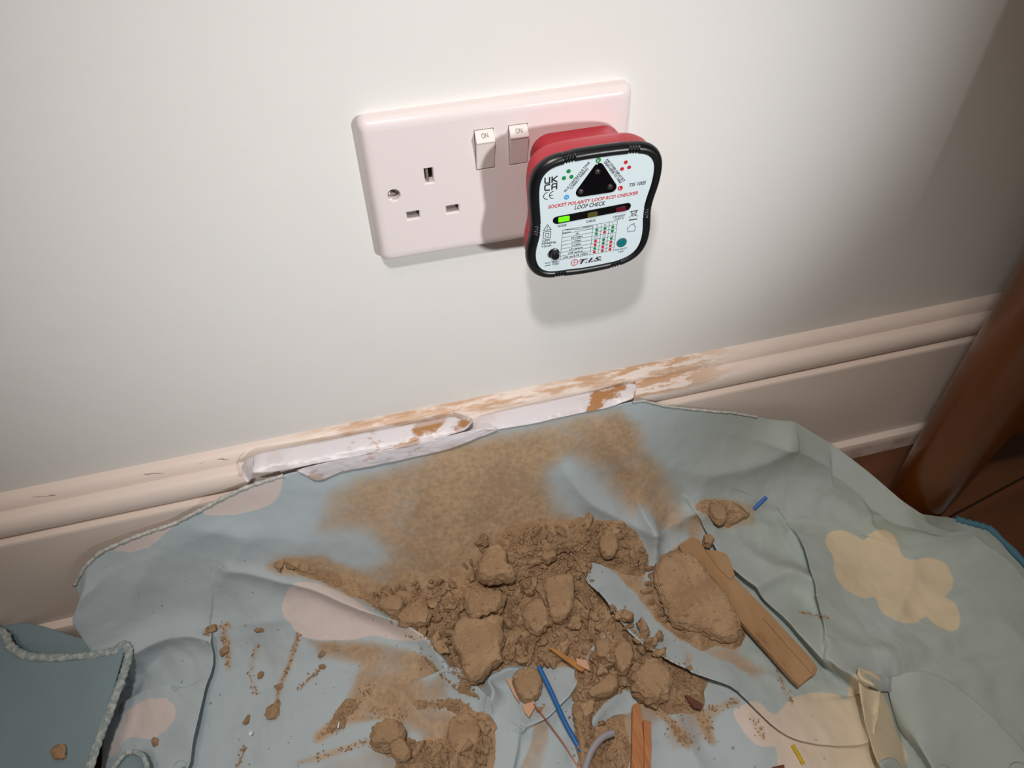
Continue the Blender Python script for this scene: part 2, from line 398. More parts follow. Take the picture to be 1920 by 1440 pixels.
for k, sxx in enumerate((-.0092, .0092)):
    prf = [(-.006, ZC+.0080), (-.0091, ZC+.0080), (-.0128, ZC+.0240), (-.0135, ZC+.0252), (-.0132, ZC+.0258), (-.0092, ZC+.0302), (-.006, ZC+.0302)]
    V, F = loft([[(x, y, z) for y, z in prf] for x in (sxx-.0050, sxx+.0050)], True, True)
    sw = mesh_obj('rocker_switch', V, F, M_PLASTIC2, sock)
    bv = sw.modifiers.new('b', 'BEVEL'); bv.width = .0003; bv.segments = 2; bv.limit_method = 'ANGLE'
    pr = Print(); pr.text('ON', (-.0018, .0012), (.0018, .0012), .0026, M_GREYINK, bold=.01)
    a0 = np.array([-.0132, ZC+.0258]); a1 = np.array([-.0092, ZC+.0302]); dd = (a1-a0)/np.linalg.norm(a1-a0); nn_ = np.array([-dd[1], dd[0]])
    pr.build('switch_lettering', lambda x, y, l: (sxx+x, a0[0]+dd[0]*(y+.0005)-.00008, a0[1]+dd[1]*(y+.0005)+.00006), sw)
    sw['label'] = 'rocker switch marked ON, ' + ('left' if k == 0 else 'right, beside the tester')

# ------------------------------------------------------------------ socket tester
YF = -.0475
tester = empty('socket_tester', (.040, -.009, ZC-.04), 'red and black handheld socket tester plugged into the right outlet, green light on', 'socket tester')
out_px = [(991, 377), (990.5, 354), (994.5, 331), (1002, 317), (1015.5, 303), (1032, 293), (1049, 288), (1082, 280), (1134, 272), (1168, 268), (1190, 266), (1212, 266.7), (1226.7, 272), (1238, 284), (1242, 299), (1241, 315.5), (1235.5, 341), (1228, 362), (1222, 380), (1219.5, 399), (1219.5, 421), (1216, 442.5), (1209.8, 459), (1199.4, 473.8), (1183.8, 486), (1163, 495.6), (1145, 501), (1090, 512), (1053.7, 516), (1037, 519), (1022.5, 519.6), (1007, 516.5), (994, 507), (987.6, 494.6), (985, 482), (985.5, 469.6), (988, 456), (992, 445), (994.4, 432), (994.4, 421.7), (993, 401)]
O2 = np.array([at_y(u, v, -.0455)[[0, 2]] for u, v in out_px])
cx = (O2[:, 0].min()+O2[:, 0].max())/2
def resample(P, n):
    P = np.array(P); Q = np.vstack([P, P[:1]]); d = np.r_[0, np.cumsum(np.linalg.norm(np.diff(Q, axis=0), axis=1))]
    s_ = np.linspace(0, d[-1], n, endpoint=False); return np.stack([np.interp(s_, d, Q[:, k]) for k in range(Q.shape[1])], 1)
def smooth_loop(P, it=3):
    for _ in range(it): P = .5*P+.25*(np.roll(P, 1, 0)+np.roll(P, -1, 0))
    return P
OUT = smooth_loop(resample(catmull(O2, 6, True), 240), 12)
def inset(P, d):
    T = np.roll(P, -2, 0)-np.roll(P, 2, 0); T /= np.linalg.norm(T, axis=1)[:, None]; N = np.stack([-T[:, 1], T[:, 0]], 1)
    c = P.mean(0); sgn = np.sign(((P-c)*N).sum(1).mean()); Q = P-N*sgn*d
    return smooth_loop(Q, 4)
TC = OUT.mean(0)
def loop3(P, y): return [(p[0], y, p[1]) for p in P]
def scaled(P, sx, sz, c=TC): return np.stack([c[0]+(P[:, 0]-c[0])*sx, c[1]+(P[:, 1]-c[1])*sz], 1)
# red body: rear block, shoulder, front shell
rr = resample(rrect(.0515, .054, .011, 10, .0413, ZC-.0035), 240)
ang = lambda P: np.arctan2(P[:, 1]-TC[1], P[:, 0]-TC[0])
def align(P):   # start both loops at the same angle, same direction
    a = ang(P); i = np.argmin(np.abs(a-ang(OUT)[0])); P = np.roll(P, -i, 0)
    if np.sign(np.cross(P[5]-TC, P[10]-TC)) != np.sign(np.cross(OUT[5]-TC, OUT[10]-TC)): P = np.roll(P[::-1], 1, 0)
    return P
def by_angle(P, A):
    a = ang(P); o = np.argsort(a); a = a[o]; r = np.linalg.norm(P-TC, axis=1)[o]
    aa = np.r_[a-2*math.pi, a, a+2*math.pi]; rr_ = np.r_[r, r, r]
    return np.stack([TC[0]+np.interp(A, aa, rr_)*np.cos(A), TC[1]+np.interp(A, aa, rr_)*np.sin(A)], 1)
A_ = ang(OUT); RB = by_angle(np.array(rr), A_)
mid = inset(OUT, .0022)
mixp = lambda f: RB*(1-f)+mid*f
V, F = loft([loop3(scaled(RB, .985, .985), -.0091), loop3(RB, -.0102), loop3(RB, -.0215), loop3(mixp(.12), -.0238), loop3(mixp(.55), -.0262), loop3(mixp(.86), -.0292), loop3(mid, -.033), loop3(mid, -.0425)], True, True)
mesh_obj('red_body', V, F, M_RED, tester, smooth=35)
# black rubber bumper with grip grooves
RT = .0031; CL = inset(OUT, RT)
gr_px = [(1064, 284), (1187, 267), (1047, 517), (1152, 500), (994, 428), (1220, 392)]
gi = [int(np.argmin(np.linalg.norm(CL-at_y(u, v, -.0455)[[0, 2]], axis=1))) for u, v in gr_px]
CLd = resample(CL, 720); rad = np.full(720, RT)
cyc = np.linalg.norm(CLd-np.roll(CLd, 1, 0), axis=1).mean()
for u, v in gr_px:
    k0 = int(np.argmin(np.linalg.norm(CLd-at_y(u, v, -.0455)[[0, 2]], axis=1)))
    for off in (-.0022, -.0007, .0008, .0023):
        for dk in range(-14, 15):
            d = abs(dk*cyc-off); k = (k0+dk) % 720
            rad[k] = min(rad[k], RT-.0007*math.exp(-(d/.00035)**2))
loops = []
T = np.roll(CLd, -2, 0)-np.roll(CLd, 2, 0); T /= np.linalg.norm(T, axis=1)[:, None]; Nn = np.stack([-T[:, 1], T[:, 0]], 1)
if ((CLd-TC)*Nn).sum(1).mean() < 0: Nn = -Nn
for i in range(720):
    loops.append([(CLd[i, 0]+Nn[i, 0]*rad[i]*math.cos(a), -.0450-rad[i]*1.15*math.sin(a), CLd[i, 1]+Nn[i, 1]*rad[i]*math.cos(a)) for a in np.linspace(0, 2*math.pi, 18, endpoint=False)])
loops.append(loops[0]); V, F = loft(loops)
mesh_obj('rubber_bumper', V, F, M_BLACK, tester, smooth=180)
pan = inset(OUT, .0048)
V, F = loft([loop3(pan, -.0420), loop3(pan, YF+.0004), loop3(inset(OUT, .0051), YF)], False, True)
panel = mesh_obj('label_panel', V, F, M_PANEL, tester, smooth=30)
# printed legend (coordinates read off the label in its own plane)
def Z(zx, zy): p = at_y(960+zx/4.5, 210+zy/4.5, YF); return np.array([p[0], p[2]])
mmz = lambda n: n/4.5*.000304            # zoomed pixels -> metres on the label
pr = Print(); BK = M_BLACKINK
pr.text('SOCKET POLARITY LOOP RCD CHECKER', Z(303, 816), Z(1062, 695), mmz(29), M_REDINK, .22, .028)
pr.text('LOOP CHECK', Z(527, 823), Z(787, 784), mmz(37), BK, .2, .018)
pr.text('TIS 1005', Z(988, 632), Z(1131, 608), mmz(31), BK, .3, .02)
pr.text('GOOD', Z(385, 973), Z(460, 961), mmz(20), BK, 0, .03); pr.text('CHECK', Z(622, 935), Z(708, 921), mmz(20), BK, 0, .03)
pr.text('URGENT', Z(852, 896), Z(957, 878), mmz(21), BK, 0, .015); pr.text('CHECK', Z(860, 916), Z(945, 901), mmz(18), BK, 0, .015)
pr.text('PLUS CONTINUOUS TONE', Z(452, 677), Z(660, 427), mmz(20), BK, 0, .03); pr.text('CORRECT WIRING', Z(500, 655), Z(645, 480), mmz(20), BK, 0, .03)
pr.text('ANY OTHER DISPLAY BUT', Z(790, 404), Z(940, 592), mmz(20), BK, 0, .03); pr.text('GREEN REFER TO TABLE', Z(772, 424), Z(912, 605), mmz(20), BK, 0, .03)
for c, m, ch in ((Z(728, 407), M_GREENINK, 'E'), (Z(460, 719), M_BLUEINK, 'N'), (Z(914, 643), M_REDINK, 'L')):
    pr.disc(c, mmz(21), m); pr.text(ch, c+np.array([-mmz(8), -mmz(10)]), c+np.array([mmz(8), -mmz(10)]), mmz(21), M_WHITEINK, lift=.00003)
for p in ((477, 500), (438, 558), (501, 547)): pr.disc(Z(*p), mmz(17), M_GREENINK)
for p in ((960, 424), (928, 481), (988, 467)): pr.disc(Z(*p), mmz(16), M_REDINK)
# UKCA and CE marks drawn with strokes
def glyph(strokes, o, sx, sy, w, mat):
    for st in strokes: pr.stroke([(o[0]+a*sx, o[1]+b*sy) for a, b in st], w, mat)
u0 = Z(278, 604); sz_ = mmz(46)
U = [[(0, 1), (0, .25), (.12, .04), (.7, 0), (.7, 1)]]; K = [[(0, 0), (0, 1)], [(.75, 1), (.1, .5), (.75, 0)]]
C_ = [[(.72, 1), (.15, 1), (0, .8), (0, .2), (.15, 0), (.72, 0)]]; A__ = [[(0, 0), (0, .8), (.15, 1), (.72, 1), (.72, 0)], [(0, .42), (.72, .42)]]
glyph(U, u0, sz_*1.1, sz_, mmz(11), BK); glyph(K, u0+np.array([sz_*1.2, 0]), sz_*1.1, sz_, mmz(11), BK)
c0 = u0+np.array([0, -sz_*1.3]); glyph(C_, c0, sz_*1.1, sz_, mmz(11), BK); glyph(A__, c0+np.array([sz_*1.2, 0]), sz_*1.1, sz_, mmz(11), BK)
for k, (c, r) in enumerate(((Z(297, 708), mmz(28)), (Z(346, 700), mmz(28)))):
    pr.stroke([(c[0]+r*math.cos(a), c[1]+r*1.05*math.sin(a)) for a in np.linspace(math.radians(85), math.radians(275), 14)], mmz(6), BK)
    if k: pr.stroke([(c[0]-r, c[1]), (c[0]-r*.1, c[1])], mmz(6), BK)
pr.stroke([Z(300, 950), Z(265, 1000), Z(330, 991)], mmz(5), BK, closed=True); pr.stroke([Z(299, 965), Z(297, 990)], mmz(4), BK)
pr.stroke([Z(267, 1013), Z(328, 1004), Z(324, 1058), Z(263, 1066)], mmz(5), BK, closed=True)
pr.stroke([Z(282, 1026), Z(312, 1022), Z(309, 1045), Z(279, 1050)], mmz(5), BK, closed=True)
pr.text('230V', Z(252, 1097), Z(325, 1086), mmz(23), BK, 0, .02); pr.text('50/60Hz', Z(250, 1121), Z(372, 1105), mmz(22), BK, 0, .02); pr.text('<3mA', Z(248, 1146), Z(333, 1133), mmz(22), BK, 0, .02)
pr.text('RCD TEST', Z(280, 1282), Z(383, 1266), mmz(15), BK, 0, .02); pr.text('press <3 sec', Z(278, 1302), Z(395, 1283), mmz(15), BK, 0, .02)
pr.text('POLARITY', Z(868, 1172), Z(972, 1154), mmz(16), BK, 0, .02); pr.text('TEST', Z(893, 1189), Z(945, 1180), mmz(15), BK, 0, .02)
pr.text('T.I.S.', Z(566, 1282), Z(754, 1251), mmz(44), BK, .32, .03, .00003)
c = Z(527, 1270); pr.disc(c, mmz(32), M_REDINK, mmz(26)); pr.stroke([c+np.array([-mmz(30), 0]), c+np.array([mmz(44), 0])], mmz(4), M_REDINK)
pr.stroke([c+np.array([0, -mmz(30)]), c+np.array([0, mmz(30)])], mmz(4), M_REDINK); pr.stroke([Z(560, 1264), Z(758, 1233)], mmz(3), M_REDINK)
# table
tl, tr, bl, br = Z(427, 997), Z(890, 917), Z(407, 1247), Z(857, 1168)
def TB(a, b): return (tl*(1-a)+tr*a)*(1-b)+(bl*(1-a)+br*a)*b
for k in range(9): pr.stroke([TB(0, k/8), TB(1, k/8)], mmz(3.2), BK)
cols = (0, .553, .71, .855, 1)
for a in cols: pr.stroke([TB(a, 0), TB(a, 1)], mmz(3.2), BK)
pr.stroke([TB(0, 0), TB(.553, .125)], mmz(2.5), BK); pr.stroke([TB(0, 0), TB(.553, .06)], mmz(2.5), BK)
rows = ['OK', 'PE OPEN', 'L OPEN', 'N OPEN', 'L/N reverse', 'L/PE reverse', 'L/PE rev & PE OPEN']
wid = (.06, .21, .17, .17, .25, .27, .46)
dots = ['ggg', 'grg', 'ooo', 'rgg', 'rgr', 'grr', 'rrr']
for i, (s_, wd) in enumerate(zip(rows, wid)):
    b = (i+1.8)/8; pr.text(s_, TB(.277-wd/2, b), TB(.277+wd/2, b), mmz(17), BK, 0, .03)
    for j, ch in enumerate(dots[i]):
        c = TB((cols[j+1]+cols[j+2])/2, (i+1.5)/8)
        if ch == 'o': pr.disc(c, mmz(13), BK, mmz(10))
        else: pr.disc(c, mmz(13.5), M_GREENINK if ch == 'g' else M_REDINK)
for j, ch in enumerate('NEL'): pr.text(ch, TB((cols[j+1]+cols[j+2])/2-.018, .098), TB((cols[j+1]+cols[j+2])/2+.018, .098), mmz(17), BK)
pr.text('Status', TB(.01, .115), TB(.15, .115), mmz(14), BK, 0, .02); pr.text('Indication', TB(.36, .045), TB(.54, .045), mmz(13), BK, 0, .02)
# crossed out bin and house marks
pr.stroke([Z(992, 838), Z(1062, 880)], mmz(4), BK); pr.stroke([Z(1066, 826), Z(985, 892)], mmz(4), BK)
pr.stroke([Z(1008, 838), Z(1052, 831), Z(1042, 874), Z(1014, 878)], mmz(5), BK, closed=True); pr.stroke([Z(1000, 842), Z(1060, 832)], mmz(5), BK)
pr.stroke([Z(990, 912), Z(1053, 902)], mmz(10), BK)
pr.stroke([Z(970, 985), Z(1010, 945), Z(1019, 950), Z(1022, 942), Z(1032, 941), Z(1030, 958), Z(1045, 970), Z(1039, 975), Z(1034, 1003), Z(976, 1012), Z(978, 986)], mmz(4), BK, closed=True)
pr.build('printed_legend', lambda x, z, l: (x, YF-.00004-l, z), panel)
# three-lamp window, loop bar, buttons
def rpoly(pts, r, n=6):
    out = []; N = len(pts)
    for i in range(N):
        p = np.array(pts[i]); a = np.array(pts[i-1])-p; b = np.array(pts[(i+1) % N])-p
        a /= np.linalg.norm(a); b /= np.linalg.norm(b); half = math.acos(np.clip(a@b, -1, 1))/2
        tt = r/math.tan(half); c = p+(a+b)/np.linalg.norm(a+b)*r/math.sin(half); s0 = p+a*tt-c; s1 = p+b*tt-c
        a0 = math.atan2(s0[1], s0[0]); a1 = math.atan2(s1[1], s1[0]); d = (a1-a0+math.pi) % (2*math.pi)-math.pi
        out += [(c[0]+r*math.cos(a0+d*k/n), c[1]+r*math.sin(a0+d*k/n)) for k in range(n+1)]
    return out
def slab(name, P, y0, y1, m, parent, bev=.0003):
    P = np.array(P); c = P.mean(0); Q = c+(P-c)*(1-bev/np.abs(P-c).max())
    V, F = loft([loop3(P, y0), loop3(P, y1+bev), loop3(Q, y1)], True, True); return mesh_obj(name, V, F, m, parent, smooth=30)
win = slab('lamp_window', rpoly([Z(738, 395), Z(495, 728), Z(915, 664)], mmz(42)), YF+.0002, YF-.0005, M_GLOSSBLACK, tester)
for p in ((719, 500), (577, 666), (824, 626)):
    c = Z(*p); bm = bmesh.new(); bmesh.ops.create_uvsphere(bm, u_segments=20, v_segments=12, radius=mmz(23))
    for v in bm.verts: v.co = Vector((v.co.x+c[0], v.co.y*.6-.0480, v.co.z*1.0+c[1]))
    bm_obj('indicator_lamp', bm, M_LED, win, smooth=180)
c0, c1 = Z(378, 912), Z(970, 797); rr_ = mmz(33); dv = c1-c0; th = math.atan2(dv[1], dv[0])
cap = [(c0[0]+rr_*math.cos(a), c0[1]+rr_*math.sin(a)) for a in np.linspace(th+math.pi/2, th+1.5*math.pi, 14)]+[(c1[0]+rr_*math.cos(a), c1[1]+rr_*math.sin(a)) for a in np.linspace(th-math.pi/2, th+math.pi/2, 14)]
bar = slab('loop_check_bar', cap, YF+.0002, YF-.0004, M_GLOSSBLACK, tester)
for (a, b, wz, hz, m, lab) in ((436, 899, 90, 44, M_GREENLIT, 'lit green light'), (677, 862, 82, 42, M_OLIVE, 'unlit amber light'), (917, 818, 84, 40, M_DARKRED, 'unlit dark red light')):
    c = Z(a, b); o = slab('indicator_light', rrect(mmz(wz), mmz(hz), mmz(8), 3, c[0], c[1]), YF-.0002, YF-.0007, m, bar, .0001); o['label'] = lab
def button(name, c, r, y1, m, ringm=None):
    c = np.array(c); prf = [(r, YF+.0002), (r, y1+.0008), (r*.86, y1), (0.01*r, y1+.0001)]
    V, F = loft([[(c[0]+q*math.cos(a), y, c[1]+q*math.sin(a)) for a in np.linspace(0, 2*math.pi, 32, endpoint=False)] for q, y in prf], True, True)
    return mesh_obj(name, V, F, m, tester, smooth=40)
c = Z(353, 1190); V, F = loft([[(c[0]+q*math.cos(a), y, c[1]+q*math.sin(a)) for a in np.linspace(0, 2*math.pi, 32, endpoint=False)] for q, y in ((mmz(46), YF+.0002), (mmz(46), YF-.0006), (mmz(36), YF-.0009), (mmz(35), YF-.0032), (mmz(29), YF-.0038), (mmz(1), YF-.0036))], True, True)
o = mesh_obj('push_button', V, F, M_BLACK, tester, smooth=40); o['label'] = 'black round push button'
c = Z(925, 1101); slab('button_ring', [(c[0]+mmz(46)*math.cos(a), c[1]+mmz(46)*math.sin(a)) for a in np.linspace(0, 2*math.pi, 32, endpoint=False)], YF+.0002, YF-.0002, M_GREYRING, tester, .0001)
o = slab('push_button', [(c[0]+mmz(39)*math.cos(a), c[1]+mmz(39)*math.sin(a)) for a in np.linspace(0, 2*math.pi, 32, endpoint=False)], YF+.0002, YF-.0004, M_TEAL, tester, .0001); o['label'] = 'flat teal push button'

# ------------------------------------------------------------------ dust sheet draped from the skirting board to the floor
def vnoise(x, y, seed=0):
    r = np.random.default_rng(seed); G = r.uniform(-1, 1, (257, 257, 2))
    xi = np.floor(x).astype(int); yi = np.floor(y).astype(int); fx = x-xi; fy = y-yi
    u = fx*fx*fx*(fx*(fx*6-15)+10); v = fy*fy*fy*(fy*(fy*6-15)+10); out = 0
    for a in (0, 1):
        for b in (0, 1):
            g = G[(xi+a) % 257, (yi+b) % 257]; out = out+(g[..., 0]*(fx-a)+g[..., 1]*(fy-b))*(u if a else 1-u)*(v if b else 1-v)
    return out
def fbm(x, y, oct=4, seed=0, gain=.5):
    s_ = 0; a = 1
    for k in range(oct): s_ = s_+a*vnoise(x*2**k+13.7*k, y*2**k+7.1*k, seed+k); a *= gain
    return s_
# top edge of the sheet: (px u, px v, y or None, z or None)
top = []
for u, v, y in [(140, 1098, -.033), (160, 1062, -.031), (190, 1034, -.029), (250, 1008, -.027), (330, 980, -.0258), (385, 950, -.025), (450, 918, -.0242), (560, 878, -.0235), (700, 850, -.023), (880, 806, -.023), (1040, 772, -.023), (1185, 745, -.023), (1240, 760, -.024), (1300, 768, -.026), (1380, 775, -.028), (1440, 786, -.031), (1490, 790, -.034)]:
    top.append(at_y(u, v, y))
for u, v, z in [(1560, 833, .062), (1625, 882, .050), (1690, 938, .042), (1730, 965, .034)]: top.append(at_z(u, v, z))
for u, v, z in [(1790, 972, .010), (1860, 992, .008), (1925, 1046, .008), (2000, 1140, .010), (2080, 1240, .008)]: top.append(at_z(u, v, z))
top = np.array(top); top = top[np.argsort(top[:, 0])]
NX, NA, NB = 900, 190, 330
XL, XR = top[0, 0], top[-1, 0]
gx = np.linspace(XL, XR, NX)
y0 = np.interp(gx, top[:, 0], top[:, 1]); z0 = np.interp(gx, top[:, 0], top[:, 2])
k_ = np.hanning(13); k_ /= k_.sum(); sm = lambda a: np.convolve(np.pad(a, 6, mode='edge'), k_, 'valid')
y0 = sm(y0); z0 = sm(z0); z0 = np.minimum(z0, np.interp(gx, [-.19, -.16, .09, .12], [.135, .1385, .1385, .135]))
FL = .006; YE = -.52
tt = np.linspace(0, 1, NA)[:, None]
hh = (z0/.135)[None]
P1y = y0[None]-.012-.006*hh; P2y = y0[None]-.035-.05*hh
By = (1-tt)**2*y0[None]+2*tt*(1-tt)*P1y+tt**2*P2y; Bz = (1-tt)**2*z0[None]+2*tt*(1-tt)*FL+tt**2*FL
t2 = np.linspace(0, 1, NB+1)[1:][:, None]
Cy = P2y+(YE-P2y)*t2; Cz = np.full_like(Cy, FL)
Y = np.vstack([By, Cy]); Zg = np.vstack([Bz, Cz]); X = np.repeat(gx[None], Y.shape[0], 0)
# the left side of the sheet spreads outwards on the floor
sl = np.clip((-.20-X)/.12, 0, 1); 
B0 = np.stack([X, Y, Zg], -1)
SS = np.vstack([np.zeros((1, NX)), np.cumsum(np.hypot(np.diff(Y, axis=0), np.diff(Zg, axis=0)), axis=0)])
NR = Y.shape[0]
# arc coordinate measured from the skirting plane so that columns agree: use distance from the floor bend
SC = SS-SS[NA-1][None]-P2y            # cloth coordinate (x, sc): on the floor sc = -y
def normals(P):
    du = np.gradient(P, axis=1); dv = np.gradient(P, axis=0); n = np.cross(dv, du); n /= np.linalg.norm(n, axis=-1)[..., None]+1e-12
    return np.where((n[..., 1:2]*-1+n[..., 2:3]) < 0, -n, n)
N0 = normals(B0)
def query(P, uvs):
    pp = project(P).reshape(-1, 2); out = []
    for u, v in uvs:
        i = int(np.argmin((pp[:, 0]-u)**2+(pp[:, 1]-v)**2)); out.append((X.ravel()[i], SC.ravel()[i]))
    return np.array(out)
def poly_dist(Q, pts):
    """signed side distance and position along a polyline"""
    best = np.full(Q.shape[:-1], 1e9); side = np.zeros_like(best); par = np.zeros_like(best)
    L = np.r_[0, np.cumsum(np.linalg.norm(np.diff(pts, axis=0), axis=1))]
    for i in range(len(pts)-1):
        a, b = pts[i], pts[i+1]; d = b-a; l = np.linalg.norm(d)
        if l < 1e-9: continue
        d = d/l; r = Q-a; t_ = np.clip(r@d, 0, l); dd = np.linalg.norm(r-t_[..., None]*d, axis=-1); cr = d[0]*r[..., 1]-d[1]*r[..., 0]
        m = dd < best; best = np.where(m, dd, best); side = np.where(m, np.sign(cr), side); par = np.where(m, (L[i]+t_)/L[-1], par)
    return best, side, par
QC = np.stack([X, SC], -1)
D = np.zeros_like(X)
# folds: px polyline, height mm list along it, width left mm, width right mm (image left/right when walking along)
FOLDS = [
 ([(430, 1075), (560, 1095), (660, 1130), (740, 1165), (800, 1205), (835, 1250), (856, 1290)], [2, 5, 9, 13, 14, 13, 8], 4.5, 7),
 ([(1085, 1040), (1115, 1058), (1150, 1085), (1185, 1125), (1225, 1170), (1275, 1208), (1340, 1240), (1400, 1275), (1445, 1320), (1490, 1355), (1560, 1372), (1625, 1378)], [3, 12, 15, 17, 17, 16, 14, 11, 9, 8, 7, 4], 13, 2.5),
 ([(1305, 940), (1352, 990), (1388, 1040), (1446, 1092), (1508, 1152), (1565, 1210), (1616, 1262), (1650, 1300), (1675, 1370), (1700, 1450)], [2, 8, 11, 12, 12, 13, 15, 17, 16, 15], 10, 4),
 ([(1485, 975), (1530, 1030), (1550, 1090), (1562, 1150), (1572, 1200)], [3, 9, 11, 11, 5], 20, 2),
 ([(1715, 955), (1770, 1010), (1830, 1080), (1890, 1150), (1960, 1230)], [7, 13, 16, 16, 14], 4.0, 30),
 ([(1195, 940), (1215, 985), (1226, 1030), (1230, 1062)], [3, 9, 10, 3], 6, 5),
 ([(1050, 870), (1100, 935), (1165, 972), (1215, 1000)], [2, 4, 5, 5], 10, 8),
 ([(1260, 985), (1300, 960), (1340, 955)], [2, 5, 2], 6, 8),
 ([(780, 1285), (840, 1290), (880, 1312), (905, 1330)], [3, 8, 9, 6], 3, 5),
 ([(905, 1330), (925, 1300), (918, 1278), (950, 1258), (990, 1250)], [6, 9, 9, 8, 3], 4, 4),
 ([(1085, 1253), (1050, 1290), (1010, 1325), (965, 1356)], [3, 8, 9, 5], 3, 8),
 ([(1138, 1165), (1140, 1190), (1115, 1215), (1104, 1238)], [3, 8, 8, 4], 3, 4),
 ([(385, 1185), (374, 1235), (352, 1310), (335, 1380), (322, 1450)], [4, 9, 10, 10, 10], 2, 30),
 ([(385, 1195), (340, 1185), (270, 1210), (230, 1260)], [7, 8, 8, 6], 9, 9),
 ([(310, 1205), (265, 1270), (215, 1335)], [-3, -8, -5], 7, 10),
 ([(310, 1300), (270, 1320), (225, 1332)], [4, 6, 4], 10, 2.5),
 ([(160, 1070), (178, 1150), (215, 1230)], [5, 9, 7], 14, 8),
 ([(330, 985), (450, 1000), (560, 1010)], [3, 4, 1], 12, 14),
 ([(1490, 795), (1440, 860), (1330, 890), (1230, 870)], [8, 6, 4, 1], 16, 18),
 ([(1490, 795), (1560, 880), (1640, 950), (1720, 1010)], [10, 9, 7, 4], 18, 20),
 ([(1390, 1010), (1440, 1060), (1500, 1080), (1530, 1110)], [4, 6, 6, 3], 12, 10),
 ([(1650, 1300), (1750, 1310), (1840, 1390), (1900, 1470)], [8, 12, 13, 13], 5, 16),
 ([(1640, 1250), (1740, 1210), (1800, 1150), (1830, 1090)], [4, 6, 7, 4], 18, 16),
 ([(1900, 1260), (1820, 1260), (1740, 1290)], [5, 6, 3], 18, 12),
 ([(1615, 1262), (1635, 1290), (1640, 1340), (1636, 1385)], [8, 11, 12, 10], 5, 5),
 ([(962, 1356), (950, 1400), (932, 1460)], [3, 5, 6], 6, 12),
 ([(1100, 1260), (1075, 1330), (1085, 1400), (1110, 1460)], [1, 4, 6, 6], 8, 6),
 ([(1190, 1290), (1150, 1310), (1105, 1370), (1090, 1440)], [2, 5, 6, 5], 5, 8),
 ([(1035, 1330), (1060, 1390), (1075, 1450)], [2, 5, 6], 8, 9),
 ([(690, 1275), (760, 1310), (800, 1355), (850, 1390)], [4, 6, 5, 3], 8, 12),
 ([(600, 1215), (700, 1205), (790, 1235), (840, 1270)], [2, 4, 5, 3], 14, 14),
 ([(1240, 1290), (1270, 1350), (1300, 1420), (1330, 1480)], [3, 5, 5, 5], 10, 10),
 ([(560, 1020), (500, 1120), (460, 1190)], [3, 4, 2], 20, 18),
 ([(790, 860), (760, 960), (740, 1060)], [0, 2.5, 1], 12, 12),
 ([(1000, 850), (1000, 930), (1010, 1000)], [0, 2, 1], 10, 12),
 ([(1120, 800), (1180, 880), (1230, 960)], [1, 3, 3], 9, 9),
 ([(1420, 930), (1520, 960), (1600, 1000)], [2, 3, 2], 14, 8),
 ([(1460, 1200), (1540, 1240), (1600, 1300)], [1, -3, -3], 9, 9),
 ([(1672, 1300), (1700, 1372), (1722, 1460)], [-4, -12, -13], 5, 6),
 ([(1655, 1292), (1690, 1300), (1740, 1370), (1790, 1460)], [6, 11, 12, 11], 16, 3),
 ([(1800, 1180), (1850, 1200), (1900, 1260), (1950, 1300)], [3, 7, 8, 6], 14, 10),
 ([(1700, 1215), (1650, 1230), (1600, 1215), (1560, 1180)], [2, 5, 5, 2], 12, 10),
 ([(1690, 1040), (1700, 1090), (1680, 1150), (1660, 1200)], [1, 4, 4, 1], 8, 5),
 ([(1600, 1060), (1560, 1120), (1560, 1180)], [1, 3, 1], 9, 7),
 ([(1500, 1000), (1440, 990), (1380, 960)], [3, 5, 2], 12, 8),
 ([(1430, 1100), (1470, 1085), (1520, 1100), (1545, 1130)], [2, 6, 6, 2], 8, 5),
 ([(1290, 1225), (1380, 1300), (1420, 1400)], [0, 3, 3], 14, 16),
 ([(420, 1180), (520, 1160), (620, 1185)], [1, 4, 1], 10, 16),
 ([(640, 1290), (560, 1340), (500, 1440)], [1, 4, 4], 16, 18),
 ([(300, 1030), (260, 1090), (240, 1160)], [2, 4, 2], 14, 14),
 ([(470, 1000), (430, 1060), (400, 1120)], [1, 4, 1], 14, 10),
]
FQS = []; LX = np.zeros_like(X); LS = np.zeros_like(X)
for uv, hs, wl, wr in FOLDS:
    q = query(B0+N0*(float(np.mean(hs))*.0011), uv); q = np.array(catmull(q, 5)); FQS.append(q); d, s_, par = poly_dist(QC, q)
    H = np.interp(par, np.linspace(0, 1, len(hs)), hs)/1000
    # (x, sc) is seen as in the image (x right, sc down): positive side is to the right-hand of the walk
    wd = np.where(s_ > 0, wr, wl)/1000
    wd = np.minimum(wd, 1)
    f = np.exp(-(d/wd)**1.5); H = H*1.4
    D = D+H*f
    if wl != wr and max(wl, wr) > 1.6*min(wl, wr):      # the fold leans over its steep side
        sg = 1 if wr < wl else -1
        g0 = np.gradient(np.where(s_ == 0, 1, s_)*d, axis=1)/np.gradient(X, axis=1); g1 = np.gradient(np.where(s_ == 0, 1, s_)*d, axis=0)/(np.gradient(SC, axis=0)+1e-9)
        ln = np.clip(H, 0, 1)*f*1.05*sg
        LX += ln*np.clip(g0, -1, 1); LS += ln*np.clip(g1, -1, 1)
floorw = np.clip((SC-.02)/.05, 0, 1)
D += (.0042*fbm(X*20, SC*20, 3, 5)+.0018*fbm(X*60+3, SC*40, 3, 15))*(.35+.65*floorw)
ru = np.exp(-((X+.02)/.16)**2); D += .0012*fbm(X*55, SC*14, 2, 33)*ru
D *= np.clip((SS/.02), 0.0, 1)
def blur(A, n=2):
    for _ in range(n):
        A = .25*(np.roll(A, 1, 0)+np.roll(A, -1, 0))+.5*A; A = .25*(np.roll(A, 1, 1)+np.roll(A, -1, 1))+.5*A
    return A
